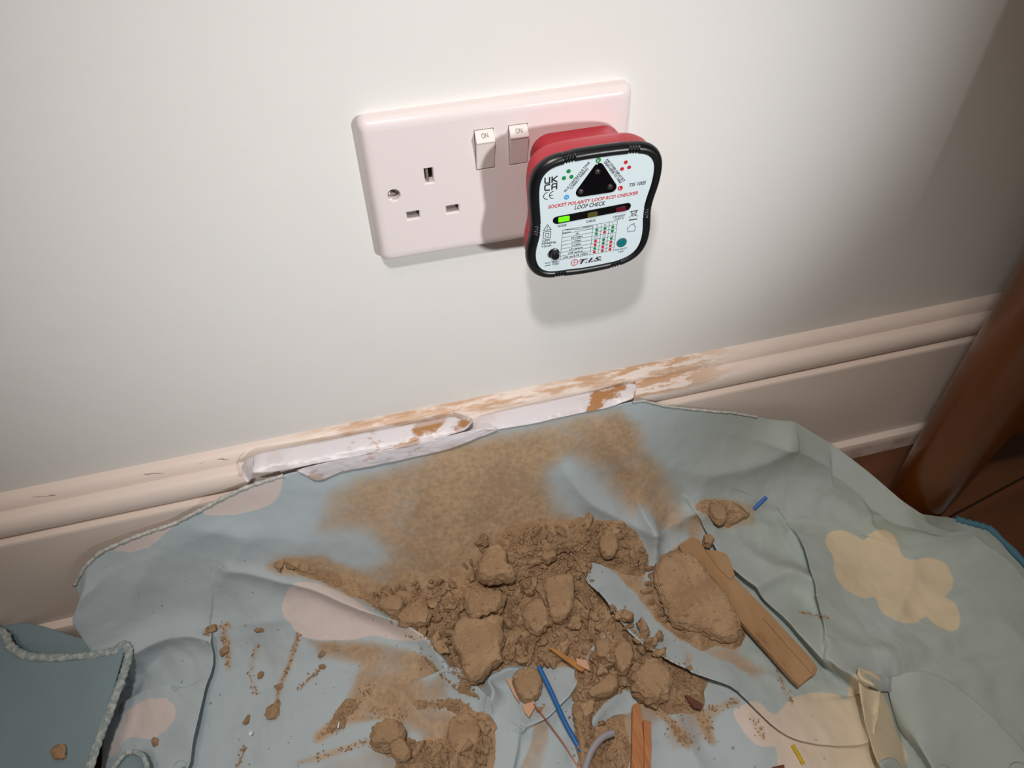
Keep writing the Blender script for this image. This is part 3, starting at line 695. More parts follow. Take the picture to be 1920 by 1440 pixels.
LX = blur(LX, 4); LS = blur(LS, 4); D = blur(D, 1)
TV = np.gradient(B0, axis=0); TV /= np.linalg.norm(TV, axis=-1)[..., None]+1e-12
LX *= np.clip(SS/.03, 0, 1); LS *= np.clip(SS/.03, 0, 1)
P = B0+N0*D[..., None]+TV*LS[..., None]; P[..., 0] += LX
# keep it in front of the board and above the floor
P[..., 2] = np.maximum(P[..., 2], .0022)
yb = np.where(P[..., 2] < .023, -.0305, -.0235); P[..., 1] = np.minimum(P[..., 1], yb)
NRM = normals(P)
def sdf_poly(uvs, Q=None):
    """positive inside, metres, in cloth coordinates"""
    q = query(P, uvs); q2 = np.vstack([q, q[:1]]); d, _, _ = poly_dist(QC, q2)
    ins = np.zeros(X.shape, bool); x, y = QC[..., 0], QC[..., 1]
    for (x1, y1), (x2, y2) in zip(q2[:-1], q2[1:]):
        c = ((y1 > y) != (y2 > y)); xx = (x2-x1)*(y-y1)/((y2-y1) if abs(y2-y1) > 1e-12 else 1e-12)+x1; ins ^= c & (x < xx)
    return np.where(ins, d, -d)
CLOUDS = [
 [(1548, 1010), (1556, 998), (1580, 994), (1605, 1005), (1620, 1012), (1640, 995), (1665, 995), (1680, 1010), (1690, 1040), (1710, 1050), (1740, 1045), (1770, 1055), (1785, 1080), (1785, 1105), (1770, 1120), (1790, 1130), (1800, 1155), (1795, 1180), (1770, 1180), (1745, 1165), (1735, 1155), (1720, 1167), (1690, 1168), (1655, 1150), (1640, 1120), (1620, 1122), (1585, 1105), (1565, 1075), (1563, 1045), (1550, 1025)],
 [(1376, 1335), (1396, 1320), (1419, 1316), (1442, 1335), (1457, 1335), (1488, 1308), (1527, 1299), (1565, 1301), (1588, 1312), (1592, 1278), (1612, 1260), (1635, 1274), (1650, 1289), (1665, 1324), (1681, 1370), (1696, 1440), (1580, 1470), (1470, 1460), (1457, 1412), (1450, 1400), (1419, 1397), (1388, 1362)],
 [(530, 1130), (545, 1100), (575, 1090), (640, 1110), (700, 1150), (760, 1175), (800, 1190), (790, 1203), (730, 1198), (700, 1192), (660, 1200), (620, 1200), (570, 1195), (545, 1170), (530, 1150)],
 [(240, 1330), (290, 1308), (320, 1315), (330, 1340), (310, 1370), (280, 1385), (240, 1383), (215, 1420), (200, 1410), (225, 1360)],
 [(175, 1020), (330, 965), (325, 985), (300, 1010), (270, 1030), (230, 1034)], [(370, 935), (440, 905), (525, 885), (530, 900), (525, 925), (500, 950), (440, 965), (385, 965)],
]
cloud = np.full(X.shape, -1.)
for c in CLOUDS: cloud = np.maximum(cloud, sdf_poly([tuple(p) for p in catmull(c, 3, True)]))
DUSTS = [
 ([(600, 990), (620, 930), (660, 892), (740, 868), (800, 845), (900, 815), (1000, 795), (1080, 775), (1160, 768), (1200, 795), (1225, 850), (1255, 900), (1290, 960), (1300, 1000), (1230, 1015), (1190, 985), (1150, 940), (1110, 890), (1060, 868), (1035, 885), (1040, 930), (1090, 965), (1125, 1010), (1140, 1060), (1080, 1100), (900, 1140), (780, 1130), (700, 1115), (660, 1070), (720, 1040), (690, 1005)], .018, .76),
 ([(840, 850), (960, 830), (1000, 870), (1010, 960), (980, 1010), (880, 1060), (800, 1110), (740, 1100), (770, 1020), (800, 930)], .015, .55),
 ([(1080, 785), (1160, 775), (1195, 830), (1180, 900), (1120, 850)], .008, .35),
 ([(505, 1060), (540, 1042), (600, 1042), (660, 1065), (730, 1105), (800, 1150), (860, 1230), (830, 1255), (790, 1200), (740, 1160), (650, 1118), (590, 1092), (520, 1078)], .005, .8),
 ([(570, 1195), (700, 1200), (800, 1215), (860, 1290), (830, 1320), (915, 1330), (925, 1400), (905, 1460), (800, 1460), (790, 1380), (700, 1340), (640, 1370), (590, 1390), (650, 1310), (670, 1250), (600, 1230)], .007, .80),
 ([(700, 1110), (900, 1010), (1110, 990), (1215, 1035), (1210, 1100), (1290, 1210), (1320, 1260), (1290, 1300), (1100, 1330), (960, 1260), (860, 1290), (800, 1200)], .006, .9),
 ([(1120, 1050), (1180, 1085), (1240, 1140), (1260, 1195), (1380, 1215), (1450, 1265), (1400, 1275), (1300, 1230), (1220, 1175), (1150, 1115)], .006, .62),
 ([(1220, 1040), (1290, 1010), (1300, 960), (1330, 935), (1420, 945), (1415, 985), (1360, 995), (1320, 970), (1320, 1030), (1380, 1100), (1400, 1200), (1380, 1220), (1240, 1190)], .004, .62),
 ([(960, 1345), (1070, 1285), (1040, 1360), (1010, 1460), (950, 1460)], .006, .6),
 ([(1095, 1290), (1290, 1300), (1240, 1345), (1170, 1460), (1090, 1460)], .007, .72),
 ([(1240, 1380), (1290, 1320), (1350, 1335), (1310, 1410), (1260, 1410)], .006, .45), ([(600, 1440), (700, 1395), (830, 1400), (880, 1470), (600, 1470)], .01, .5),
 ([(380, 1190), (480, 1160), (560, 1180), (560, 1330), (500, 1350), (420, 1300)], .02, .22), ([(400, 1090), (470, 1040), (560, 1020), (640, 1030), (540, 1080)], .012, .34),
]
dust = np.zeros(X.shape)
for uv, fe, st in DUSTS:
    m = np.clip((sdf_poly(uv)+fe)/(2*fe), 0, 1); m = m*m*(3-2*m)*st; dust = 1-(1-dust)*(1-m)
CLEAN_PX = [
 [(1108, 1050), (1150, 1070), (1190, 1112), (1240, 1172), (1290, 1208), (1345, 1235), (1400, 1262), (1393, 1288), (1326, 1268), (1250, 1232), (1192, 1186), (1150, 1140), (1112, 1092)],
 [(560, 1098), (640, 1122), (720, 1152), (790, 1190), (842, 1240), (864, 1294), (845, 1280), (805, 1238), (750, 1204), (690, 1192), (620, 1200), (560, 1190), (530, 1140)],
 [(835, 1292), (880, 1300), (905, 1322), (924, 1300), (912, 1270), (960, 1248), (1000, 1250), (1085, 1255), (1040, 1300), (1010, 1332), (965, 1358), (945, 1345), (905, 1338), (860, 1312)],
 [(1108, 1236), (1118, 1205), (1138, 1185), (1134, 1160), (1147, 1165), (1148, 1192), (1128, 1215)],
 [(1110, 1345), (1140, 1312), (1185, 1285), (1203, 1308), (1180, 1335), (1150, 1342), (1112, 1375)],
 [(955, 1352), (1000, 1332), (995, 1390), (960, 1460), (925, 1460)], [(1040, 1300), (1070, 1280), (1075, 1350), (1085, 1460), (1045, 1460), (1030, 1370)],
 [(1195, 985), (1215, 990), (1290, 1005), (1262, 1025), (1228, 1066), (1215, 1030)],
]
cleanm = np.zeros(X.shape)
for c in CLEAN_PX: cleanm = np.maximum(cleanm, np.clip((sdf_poly([tuple(p) for p in catmull(c, 3, True)])+.0012+.0012*fbm(X*150, SC*150, 3, 12))/.0022, 0, 1))
dust = dust*(1-.78*cleanm)
STREAKS = [([(420, 1185), (428, 1250)], 3, .6), ([(560, 1190), (545, 1240), (525, 1290), (517, 1345)], 2.2, .75), ([(480, 1210), (470, 1260), (480, 1300)], 2.5, .4), ([(600, 1255), (560, 1290)], 2, .5),
 ([(385, 1190), (395, 1180), (430, 1172)], 2.5, .6), ([(690, 1290), (660, 1330), (600, 1380)], 3.5, .85), ([(700, 1330), (760, 1340), (650, 1345)], 3, .6), ([(460, 1400), (445, 1440)], 2, .6),
 ([(1270, 1370), (1290, 1400)], 2.5, .6), ([(1210, 1310), (1250, 1345), (1290, 1390)], 3, .7), ([(1290, 1240), (1290, 1290), (1320, 1350), (1335, 1390)], 4, .75), ([(1455, 1240), (1470, 1290), (1485, 1320)], 3, .5),
 ([(1410, 1345), (1430, 1380)], 5, .4), ([(1335, 1330), (1380, 1315)], 4, .5), ([(1500, 1148), (1550, 1158)], 1.2, .5), ([(560, 1430), (640, 1405), (690, 1390)], 3, .6)]
for uv, wd, st in STREAKS:
    d, _, _ = poly_dist(QC, np.array(catmull(query(P, uv), 4))); m = np.exp(-(d/(wd/1000))**2)*st; dust = 1-(1-dust)*(1-m)
for n_, w_ in ((0, 2.6), (1, 6), (2, 6), (5, 6), (8, 3), (9, 3), (10, 4), (11, 2.5), (13, 6), (6, 5)):
    d, s_, par = poly_dist(QC, FQS[n_]); dust = dust*(1-.85*np.exp(-(d/(w_/1000))**2)*np.clip(par*5, 0, 1))
tint = np.clip((X-.06)/.16, 0, 1); tint = tint*tint*(3-2*tint)  # sheet turns greener to the right: the light's colour put into the cloth
speck = np.clip(1.4-np.abs(X+.08)/.26, .12, 1)*np.clip((SC-.03)/.05, 0, 1)
def grid_faces(nr, nc, mask=None):
    i = np.arange(nr*nc).reshape(nr, nc); f = np.stack([i[:-1, :-1], i[1:, :-1], i[1:, 1:], i[:-1, 1:]], -1)
    return f[mask] if mask is not None else f.reshape(-1, 4)
def np_mesh(name, V, Fq):
    me = bpy.data.meshes.new(name); nf = len(Fq)
    me.vertices.add(len(V)); me.vertices.foreach_set('co', np.asarray(V, np.float32).ravel())
    me.loops.add(nf*Fq.shape[1]); me.loops.foreach_set('vertex_index', Fq.astype(np.int32).ravel())
    me.polygons.add(nf); me.polygons.foreach_set('loop_start', np.arange(nf, dtype=np.int32)*Fq.shape[1])
    me.update(calc_edges=True); me.validate(); return me
FQ = grid_faces(NR, NX)
me = np_mesh('dust_sheet', P.reshape(-1, 3), FQ)
for nm, a in (('cloud', cloud), ('dust', dust), ('tint', tint), ('speck', speck)):
    at = me.attributes.new(nm, 'FLOAT', 'POINT'); at.data.foreach_set('value', a.astype(np.float32).ravel())
sheet = fin('dust_sheet', me, M_CLOTH, smooth=180)
tag(sheet, 'pale blue cotton sheet with cream cloud print, taped to the skirting and covered in rubble', 'dust sheet')
so = sheet.modifiers.new('thickness', 'SOLIDIFY'); so.thickness = .0007; so.offset = -1
# overlocked edge along the top left
def edge_tube(j0, j1, r, name, m, parent, step=2):
    pts = [P[0, j]+np.array([0, -.0006, .0006]) for j in range(j0, j1, step)]
    rd = [r*(1+.35*math.sin(i*1.9)*math.sin(i*.77)) for i in range(len(pts))]
    V, F = tube(pts, r, 8, True, rd); return mesh_obj(name, V, F, m, parent, smooth=180)
jx = lambda x: int(np.searchsorted(gx, x))
o = edge_tube(0, jx(-.165), .0013, 'overlocked_edge', M_HEM2, sheet); o['label'] = 'pale zigzag stitched edge'
edge_tube(jx(.09), jx(.20), .0009, 'overlocked_edge', M_HEM2, sheet)
o = edge_tube(jx(top[-5, 0]), jx(top[-3, 0]), .0026, 'gathered_edge', flat_mat('sky_blue_cotton', (88, 136, 158), .9), sheet, 1); o['label'] = 'brighter blue gathered edge beside the table leg'

CB = BVHTree.FromPolygons([tuple(v) for v in P.reshape(-1, 3)], [tuple(f) for f in FQ.tolist()])
def hit(u, v, tree=None):
    d = Vector(ray(u, v)).normalized(); h = (tree or CB).ray_cast(Vector(CAM), d)
    return (h[0], h[1]) if h[0] is not None else (Vector(at_z(u, v, .004)), Vector((0, 0, 1)))

# ------------------------------------------------------------------ dirt heaps lying on the sheet
def worley(x, y, seed=0):
    r = np.random.default_rng(seed); J = r.uniform(0, 1, (512, 512, 3)); xi = np.floor(x).astype(int); yi = np.floor(y).astype(int)
    f1 = np.full(x.shape, 9.); idv = np.zeros(x.shape)
    for a in (-1, 0, 1):
        for b in (-1, 0, 1):
            c = J[(xi+a) % 512, (yi+b) % 512]; d = np.hypot(xi+a+c[..., 0]-x, yi+b+c[..., 1]-y); m = d < f1; f1 = np.where(m, d, f1); idv = np.where(m, c[..., 2], idv)
    return f1, idv
HEAPS = [   # px polygon, feather m, height m
 ([(905, 1045), (960, 990), (1080, 975), (1160, 985), (1215, 1040), (1205, 1075), (1140, 1060), (1120, 1100), (1130, 1160), (1080, 1230), (960, 1250), (880, 1290), (835, 1220), (730, 1165), (690, 1110), (800, 1112), (870, 1080)], .010, .010),
 ([(1130, 1130), (1180, 1120), (1250, 1190), (1320, 1260), (1310, 1330), (1250, 1330), (1200, 1280), (1140, 1320), (1090, 1330), (1080, 1260), (1110, 1210)], .007, .008),
 ([(1225, 1050), (1290, 1030), (1320, 1050), (1390, 1160), (1385, 1205), (1320, 1215), (1255, 1175)], .004, .006),
 ([(700, 1395), (760, 1390), (850, 1385), (900, 1330), (925, 1380), (905, 1460), (760, 1460), (740, 1420)], .009, .005),
 ([(830, 1225), (860, 1240), (900, 1310), (880, 1310), (850, 1290), (790, 1230), (740, 1190), (745, 1175)], .003, .003),
 ([(520, 1050), (560, 1050), (680, 1100), (760, 1160), (740, 1165), (650, 1115), (560, 1075)], .003, .0022),
 ([(1310, 950), (1340, 935), (1400, 955), (1400, 975), (1350, 985)], .003, .004),
 ([(960, 1260), (1010, 1255), (1020, 1320), (990, 1340), (965, 1310)], .003, .004), ([(770, 1310), (860, 1312), (905, 1330), (830, 1330), (780, 1330)], .003, .002),
 ([(610, 1370), (650, 1310), (670, 1320), (650, 1350), (630, 1380)], .002, .0022),
 ([(1050, 1330), (1150, 1320), (1180, 1400), (1170, 1460), (1110, 1460), (1060, 1400)], .006, .005),
]
TH = np.zeros(X.shape); edge_n = .006*fbm(X*45, SC*45, 4, 55)
CLEAN = np.ones(X.shape)
for n_, w_ in ((0, 4.2), (1, 9), (2, 6), (5, 7), (8, 4), (9, 4), (10, 5), (11, 3.5)):
    d, s_, par = poly_dist(QC, FQS[n_]); CLEAN *= 1-.97*np.exp(-(d/(w_/1000))**4)*np.clip(par*6, 0, 1)
for uv, fe, h in HEAPS:
    m = np.clip((sdf_poly([tuple(p) for p in catmull(uv, 3, True)])+edge_n+fe*.35)/(1.9*fe), 0, 1); TH = np.maximum(TH, m*h)
wx = X+.002*fbm(X*150, SC*150, 2, 77); wy = SC+.002*fbm(X*150+9, SC*150, 2, 78)
lump_ = 0
for sc_, am, sd in ((70, .0060, 1), (150, .0036, 2), (330, .0017, 3), (620, .0008, 4)):
    f1, idv = worley(wx*sc_, wy*sc_, sd); lump_ = lump_+am*(np.sqrt(np.clip(1-f1*f1*1.25, 0, 1))*(.35+.65*idv)-.45)
TH *= CLEAN*(1-.985*cleanm); f1_ = TH/(.0035); TH2 = TH+lump_*np.clip(f1_, 0, 1)+.0009*fbm(X*90, SC*90, 4, 91)*np.clip(f1_, 0, 1)-.0007
HP = P+N0*np.maximum(TH2, -.0015)[..., None]
fm = (TH2[:-1, :-1] > -.0004) & (TH[:-1, :-1] > .0003)
idx = grid_faces(NR, NX, fm); used, inv = np.unique(idx.ravel(), return_inverse=True)
me = np_mesh('dirt_heap', HP.reshape(-1, 3)[used], inv.reshape(-1, 4))
heap = fin('dirt_heap', me, M_DIRT, smooth=180)
tag(heap, 'heap of loose brown dirt spread over the sheet below the socket', 'dirt', kind='stuff')
CH = BVHTree.FromPolygons([tuple(v) for v in HP.reshape(-1, 3)[used]], [tuple(f) for f in inv.reshape(-1, 4).tolist()])
def hit2(u, v):
    d = Vector(ray(u, v)).normalized(); a = CH.ray_cast(Vector(CAM), d); b = CB.ray_cast(Vector(CAM), d)
    if a[0] is not None and (b[0] is None or a[3] < b[3]): return a[0], a[1]
    if b[0] is None: return Vector(at_z(u, v, .004)), Vector((0, 0, 1))
    return b[0], b[1]

# ------------------------------------------------------------------ large clods
def clod(uvs, h, label, name='dirt_clod', mat=None, seed=0, rough=.10, lift=0., cat='clod', flat=.32, slope=0.):
    cu = sum(p[0] for p in uvs)/len(uvs); cv = sum(p[1] for p in uvs)/len(uvs)
    g, _ = hit2(cu, cv); zc = g.z+h*.55+lift
    W = np.array([at_z(u, v, zc)[:2] for u, v in uvs]); c = np.array(at_z(cu, cv, zc)[:2]); W = W-c
    W = np.array(catmull(W, 3, True)) if len(uvs) > 5 else resample(W, 40)
    a = np.arctan2(W[:, 1], W[:, 0]); o = np.argsort(a); a = a[o]; r = np.hypot(W[:, 0], W[:, 1])[o]
    aa = np.r_[a-2*math.pi, a, a+2*math.pi]; r3 = np.r_[r, r, r]; R = r.mean()
    nt, npz = 110, 44; V = []
    for i in range(npz+1):
        ph = math.pi*(i/npz-.5)
        for k in range(nt):
            th = 2*math.pi*k/nt; rt = np.interp(th if th < math.pi else th-2*math.pi, aa, r3)
            ce = max(math.cos(ph), 0)**(flat*.62); se = math.copysign(abs(math.sin(ph))**.9, math.sin(ph))
            jag = 1+.055*noise.noise(Vector((math.cos(th)*5+seed, math.sin(th)*5, ph*1.2)))+.045*noise.noise(Vector((math.cos(th)*14+seed, math.sin(th)*14, ph*3)))+.02*noise.noise(Vector((math.cos(th)*34, math.sin(th)*34+seed, ph*6)))
            x, y = rt*jag*ce*math.cos(th), rt*jag*ce*math.sin(th); z = se*h*.5
            q = Vector((x+seed*1.7, y+seed, z)); up = max(0., se)
            rdg = (1-abs(noise.noise(q*95))*2.2); step = math.floor(noise.noise(q*60+Vector((3, 1, 2)))*3.2+.5)/3.2
            n1 = .5*step+.3*noise.noise(q*75)+.35*min(0, rdg)+.2*noise.noise(q*300)+.1*noise.noise(q*800)
            k0 = rough*(h*.9+.16*R); side = 1-up**5
            dn = Vector((math.cos(th), math.sin(th), 0))
            v = Vector((x, y, z))+dn*(k0*1.0*(noise.noise(q*230)+.6*step)*side)+Vector((0, 0, k0*1.5*n1*up**.5))
            v.z += slope*v.y
            V.append(v)
    F = []
    for i in range(npz):
        for k in range(nt):
            k2 = (k+1) % nt; F.append((i*nt+k, i*nt+k2, (i+1)*nt+k2, (i+1)*nt+k))
    F.append(tuple(range(nt))[::-1]); F.append(tuple(npz*nt+k for k in range(nt)))
    o = mesh_obj(name, V, F, mat or M_DIRT, smooth=32); o.location = (c[0], c[1], zc)
    bmx = bmesh.new(); bmx.from_mesh(o.data); bmesh.ops.remove_doubles(bmx, verts=bmx.verts, dist=2e-5); bmesh.ops.recalc_face_normals(bmx, faces=bmx.faces); bmx.to_mesh(o.data); bmx.free()
    return tag(o, label, cat)
clod([(858, 1165), (880, 1160), (905, 1165), (925, 1158), (944, 1160), (943, 1185), (946, 1200), (938, 1215), (940, 1240), (925, 1250), (905, 1275), (885, 1280), (868, 1262), (862, 1235), (850, 1210), (852, 1185)], .015, 'largest flat-topped dirt clod, pale and leaf-shaped, at the centre of the rubble', seed=1, rough=.075, flat=.22)
clod([(920, 1030), (938, 1028), (952, 1042), (950, 1062), (965, 1075), (962, 1086), (935, 1088), (912, 1092), (896, 1082), (900, 1060)], .018, 'smooth angular dirt clod at the top of the heap, nearest the hanging sheet', seed=2, rough=.07)
clod([(1232, 1055), (1262, 1035), (1300, 1045), (1330, 1085), (1365, 1125), (1384, 1165), (1380, 1202), (1340, 1195), (1300, 1180), (1262, 1170), (1240, 1120), (1228, 1080)], .014, 'large rough dirt slab beside the long wooden batten', name='dirt_slab', seed=3, rough=.11, flat=.22)
clod([(1195, 1262), (1215, 1240), (1240, 1245), (1256, 1265), (1254, 1300), (1235, 1320), (1208, 1312), (1188, 1300), (1186, 1280)], .020, 'round knobbly dirt clod above the split orange wood piece', seed=4, rough=.14)
clod([(1105, 1295), (1122, 1285), (1140, 1268), (1156, 1272), (1160, 1288), (1148, 1302), (1125, 1308), (1108, 1312), (1100, 1305)], .013, 'kidney-shaped smooth dirt clod right of the blue cable sleeve', seed=5, rough=.07)
clod([(965, 1262), (990, 1256), (1012, 1262), (1016, 1285), (1008, 1310), (990, 1318), (972, 1308), (962, 1285)], .013, 'square dirt clod in the fold just left of the blue cable sleeve', seed=6, rough=.12)
clod([(700, 1365), (722, 1352), (745, 1352), (758, 1372), (752, 1395), (735, 1402), (712, 1405), (697, 1395)], .018, 'knuckle-like dirt clod at the lower left of the rubble', seed=7, rough=.14)
clod([(735, 1398), (752, 1388), (768, 1402), (772, 1418), (755, 1428), (738, 1420)], .013, 'small clod touching the lower right of the knuckle-like clod', seed=8, rough=.14)
clod([(870, 1110), (900, 1108), (925, 1112), (948, 1118), (940, 1140), (915, 1155), (885, 1158), (872, 1140)], .017, 'broken dirt clod directly above the largest flat clod', seed=9, rough=.16)
clod([(1020, 1095), (1050, 1078), (1075, 1085), (1076, 1120), (1070, 1150), (1050, 1168), (1032, 1160), (1025, 1130)], .014, 'flat crumbly dirt slab right of centre in the heap', seed=10, rough=.08, flat=.25)
clod([(985, 1145), (1005, 1130), (1022, 1138), (1032, 1165), (1018, 1188), (1000, 1190), (985, 1172)], .015, 'jagged clod just right of the largest flat clod', seed=11, rough=.17)
clod([(712, 1130), (738, 1120), (757, 1128), (755, 1145), (735, 1152), (715, 1142)], .011, 'leftmost clod of the main heap, above the white fold', seed=12, rough=.14)
clod([(745, 1155), (770, 1140), (790, 1130), (808, 1150), (800, 1170), (770, 1175), (750, 1172)], .012, 'lumpy clod right of the leftmost clod in the main heap', seed=13, rough=.17)
clod([(1150, 1225), (1172, 1205), (1186, 1220), (1184, 1248), (1170, 1268), (1155, 1255)], .014, 'egg-shaped clod between the kidney-shaped and the round knobbly clods', seed=14, rough=.1)
clod([(1115, 1205), (1140, 1200), (1146, 1222), (1135, 1240), (1118, 1235)], .012, 'clod tucked under the small curled fold right of the heap', seed=15, rough=.1)
clod([(1125, 1010), (1145, 1000), (1158, 1015), (1152, 1040), (1135, 1045), (1124, 1030)], .011, 'dusty clod at the top right corner of the heap', seed=16, rough=.12)
clod([(1018, 1030), (1038, 1025), (1042, 1045), (1028, 1055), (1015, 1048)], .010, 'stubby clod at the top middle of the heap', seed=17, rough=.12)
clod([(1328, 950), (1345, 942), (1358, 955), (1360, 975), (1348, 982), (1335, 968)], .009, 'crumbly clod left of the small blue sleeve offcut', seed=18, rough=.16)
clod([(1318, 1008), (1330, 1004), (1338, 1015), (1332, 1026), (1320, 1022)], .010, 'pebble-like clod at the top end of the wooden batten', seed=19, rough=.1, lift=.004)
clod([(850, 1345), (880, 1340), (900, 1360), (895, 1400), (870, 1418), (845, 1400), (838, 1370)], .008, 'low flat patch-like clod at the bottom, left of the pale folds', seed=20, rough=.12)

# ------------------------------------------------------------------ medium clods: prototypes copied one by one
protos = []
for s_ in range(9):
    bm = bmesh.new(); bmesh.ops.create_icosphere(bm, subdivisions=4, radius=1)
    ax = (1, random.uniform(.7, .95), random.uniform(.55, .8))
    cuts = [(Vector((random.gauss(0, 1), random.gauss(0, 1), random.gauss(0, 1))).normalized(), random.uniform(.5, .8)) for _ in range(10)]
    for v in bm.verts:
        p = v.co.copy()
        for n_, d_ in cuts:
            k = p.dot(n_)-d_
            if k > 0: p -= n_*k*.97
        q = p+Vector((s_*5, 0, 0)); dn = p.normalized()
        p += dn*(noise.noise(q*1.6)*.26+min(0, .25-abs(noise.noise(q*3.2)))*.5+noise.noise(q*7)*.10+noise.noise(q*16)*.06)
        v.co = Vector((p.x*ax[0], p.y*ax[1], p.z*ax[2]))
    mr = sum(v.co.length for v in bm.verts)/len(bm.verts)
    for v in bm.verts: v.co *= .004/mr
    me = bpy.data.meshes.new('dirt_lump'); bm.to_mesh(me); bm.free(); me.materials.append(M_DIRT)
    me.polygons.foreach_set('use_smooth', [True]*len(me.polygons)); protos.append(me)
def inside(p, poly):
    c = False
    for (x1, y1), (x2, y2) in zip(poly, poly[1:]+poly[:1]):
        if (y1 > p[1]) != (y2 > p[1]) and p[0] < (x2-x1)*(p[1]-y1)/(y2-y1)+x1: c = not c
    return c
def sample(poly, n, sep):
    xs = [p[0] for p in poly]; ys = [p[1] for p in poly]; out = []; tries = 0
    while len(out) < n and tries < n*60:
        tries += 1; p = (random.uniform(min(xs), max(xs)), random.uniform(min(ys), max(ys)))
        if inside(p, poly) and not (sep < 20 and any(inside(p, c) for c in CLEAN_PX) and random.random() > .06) and all((p[0]-q[0])**2+(p[1]-q[1])**2 > sep*sep for q in out): out.append(p)
    return out
CLUST = [
 ([(1000, 990), (1110, 980), (1200, 1020), (1205, 1050), (1120, 1060), (1060, 1075), (1000, 1060)], 46, 9, (.0022, .0056), 'small crumbly dirt lump in the upper right of the heap', 'dirt lumps at the upper right of the heap'),
 ([(860, 1080), (900, 1010), (925, 1005), (910, 1040), (895, 1090), (870, 1110), (780, 1125), (690, 1115), (700, 1105)], 26, 8, (.0018, .0042), 'small dirt lump along the upper left rim of the heap', 'dirt lumps along the upper left rim'),
 ([(730, 1150), (840, 1110), (870, 1170), (850, 1260), (790, 1200)], 34, 9, (.0022, .0055), 'small dirt lump between the white fold and the largest flat clod', 'dirt lumps left of the largest clod'),
 ([(950, 1100), (1090, 1075), (1125, 1150), (1100, 1230), (1060, 1245), (950, 1245)], 60, 9, (.0022, .0062), 'small dirt lump in the middle of the heap, right of the largest clod', 'dirt lumps in the middle of the heap'),
 ([(1130, 1130), (1175, 1120), (1260, 1200), (1250, 1230), (1190, 1260), (1150, 1290), (1115, 1250), (1140, 1190)], 46, 9, (.0025, .0065), 'small dirt lump in the hollow below the long right-hand fold', 'dirt lumps below the long fold'),
 ([(1218, 1060), (1232, 1120), (1255, 1180), (1290, 1190), (1280, 1205), (1245, 1190), (1215, 1130), (1210, 1080)], 16, 9, (.0018, .0036), 'small dirt crumb along the left edge of the large rough slab', 'crumbs along the left edge of the slab'),
 ([(1080, 1250), (1110, 1250), (1100, 1330), (1150, 1340), (1160, 1440), (1090, 1380), (1075, 1310)], 16, 10, (.002, .0045), 'small dirt lump right of the blue cable sleeve near the bottom', 'dirt lumps right of the blue sleeve'),
 ([(780, 1400), (850, 1400), (905, 1345), (918, 1390), (905, 1440), (760, 1440)], 34, 9, (.002, .005), 'small dirt lump in the bottom heap left of the pale folds', 'dirt lumps in the bottom heap'),
]
medium_px = []
MARKS = [((898, 1220), 'largest flat clod'), ((932, 1060), 'smooth angular clod'), ((1305, 1120), 'large rough slab'), ((1222, 1282), 'round knobbly clod'), ((1132, 1290), 'kidney-shaped clod'),
 ((990, 1288), 'square clod'), ((727, 1378), 'knuckle-like clod'), ((910, 1132), 'broken clod'), ((1050, 1120), 'flat crumbly slab'), ((1008, 1160), 'jagged clod'), ((735, 1136), 'leftmost clod'),
 ((778, 1155), 'left lumpy clod'), ((1170, 1235), 'egg-shaped clod'), ((1130, 1220), 'tucked clod'), ((1142, 1022), 'dusty clod'), ((1030, 1040), 'stubby clod'), ((870, 1380), 'low patch-like clod'), ((1060, 1236), 'straw-coloured splinter'), ((1050, 1340), 'blue cable sleeve')]
def lump_label(u, v, r):
    (mu, mv), nm = min(MARKS, key=lambda m: (m[0][0]-u)**2+(m[0][1]-v)**2)
    a = math.degrees(math.atan2(-(v-mv), u-mu)) % 360
    dr = ['right of', 'above and right of', 'above', 'above and left of', 'left of', 'below and left of', 'below', 'below and right of'][int((a+22.5)//45) % 8]
    sz = 'tiny' if r < .0032 else 'small' if r < .0045 else 'medium' if r < .0056 else 'chunky'
    return f'{sz} brown dirt lump {dr} the {nm}', f'dirt lumps around the {nm}'
def put_lump(u, v, r, label, group):
    p, nrm = hit2(u, v)
    if np.min(np.hypot(FQS[1][:, 0]-p.x, FQS[1][:, 1]+p.y)) < .0075: return
    me = random.choice(protos); o = bpy.data.objects.new('dirt_lump', me); COL.objects.link(o)
    o.location = p+nrm*r*.42; o.rotation_euler = (random.uniform(0, 6.3), random.uniform(0, 6.3), random.uniform(0, 6.3))
    r4 = r/.004; o.scale = (r4, r4*random.uniform(.75, 1), r4*random.uniform(.7, .95)); tag(o, label, 'dirt lump', group)
for poly, n, sep, (r0, r1), lab, grp in CLUST:
    for p in sample(poly, n, sep):
        r_ = r0*1.25+(r1*1.12-r0*1.25)*random.random()**1.5; lab, grp = lump_label(p[0], p[1], r_); put_lump(p[0], p[1], r_, lab, grp)
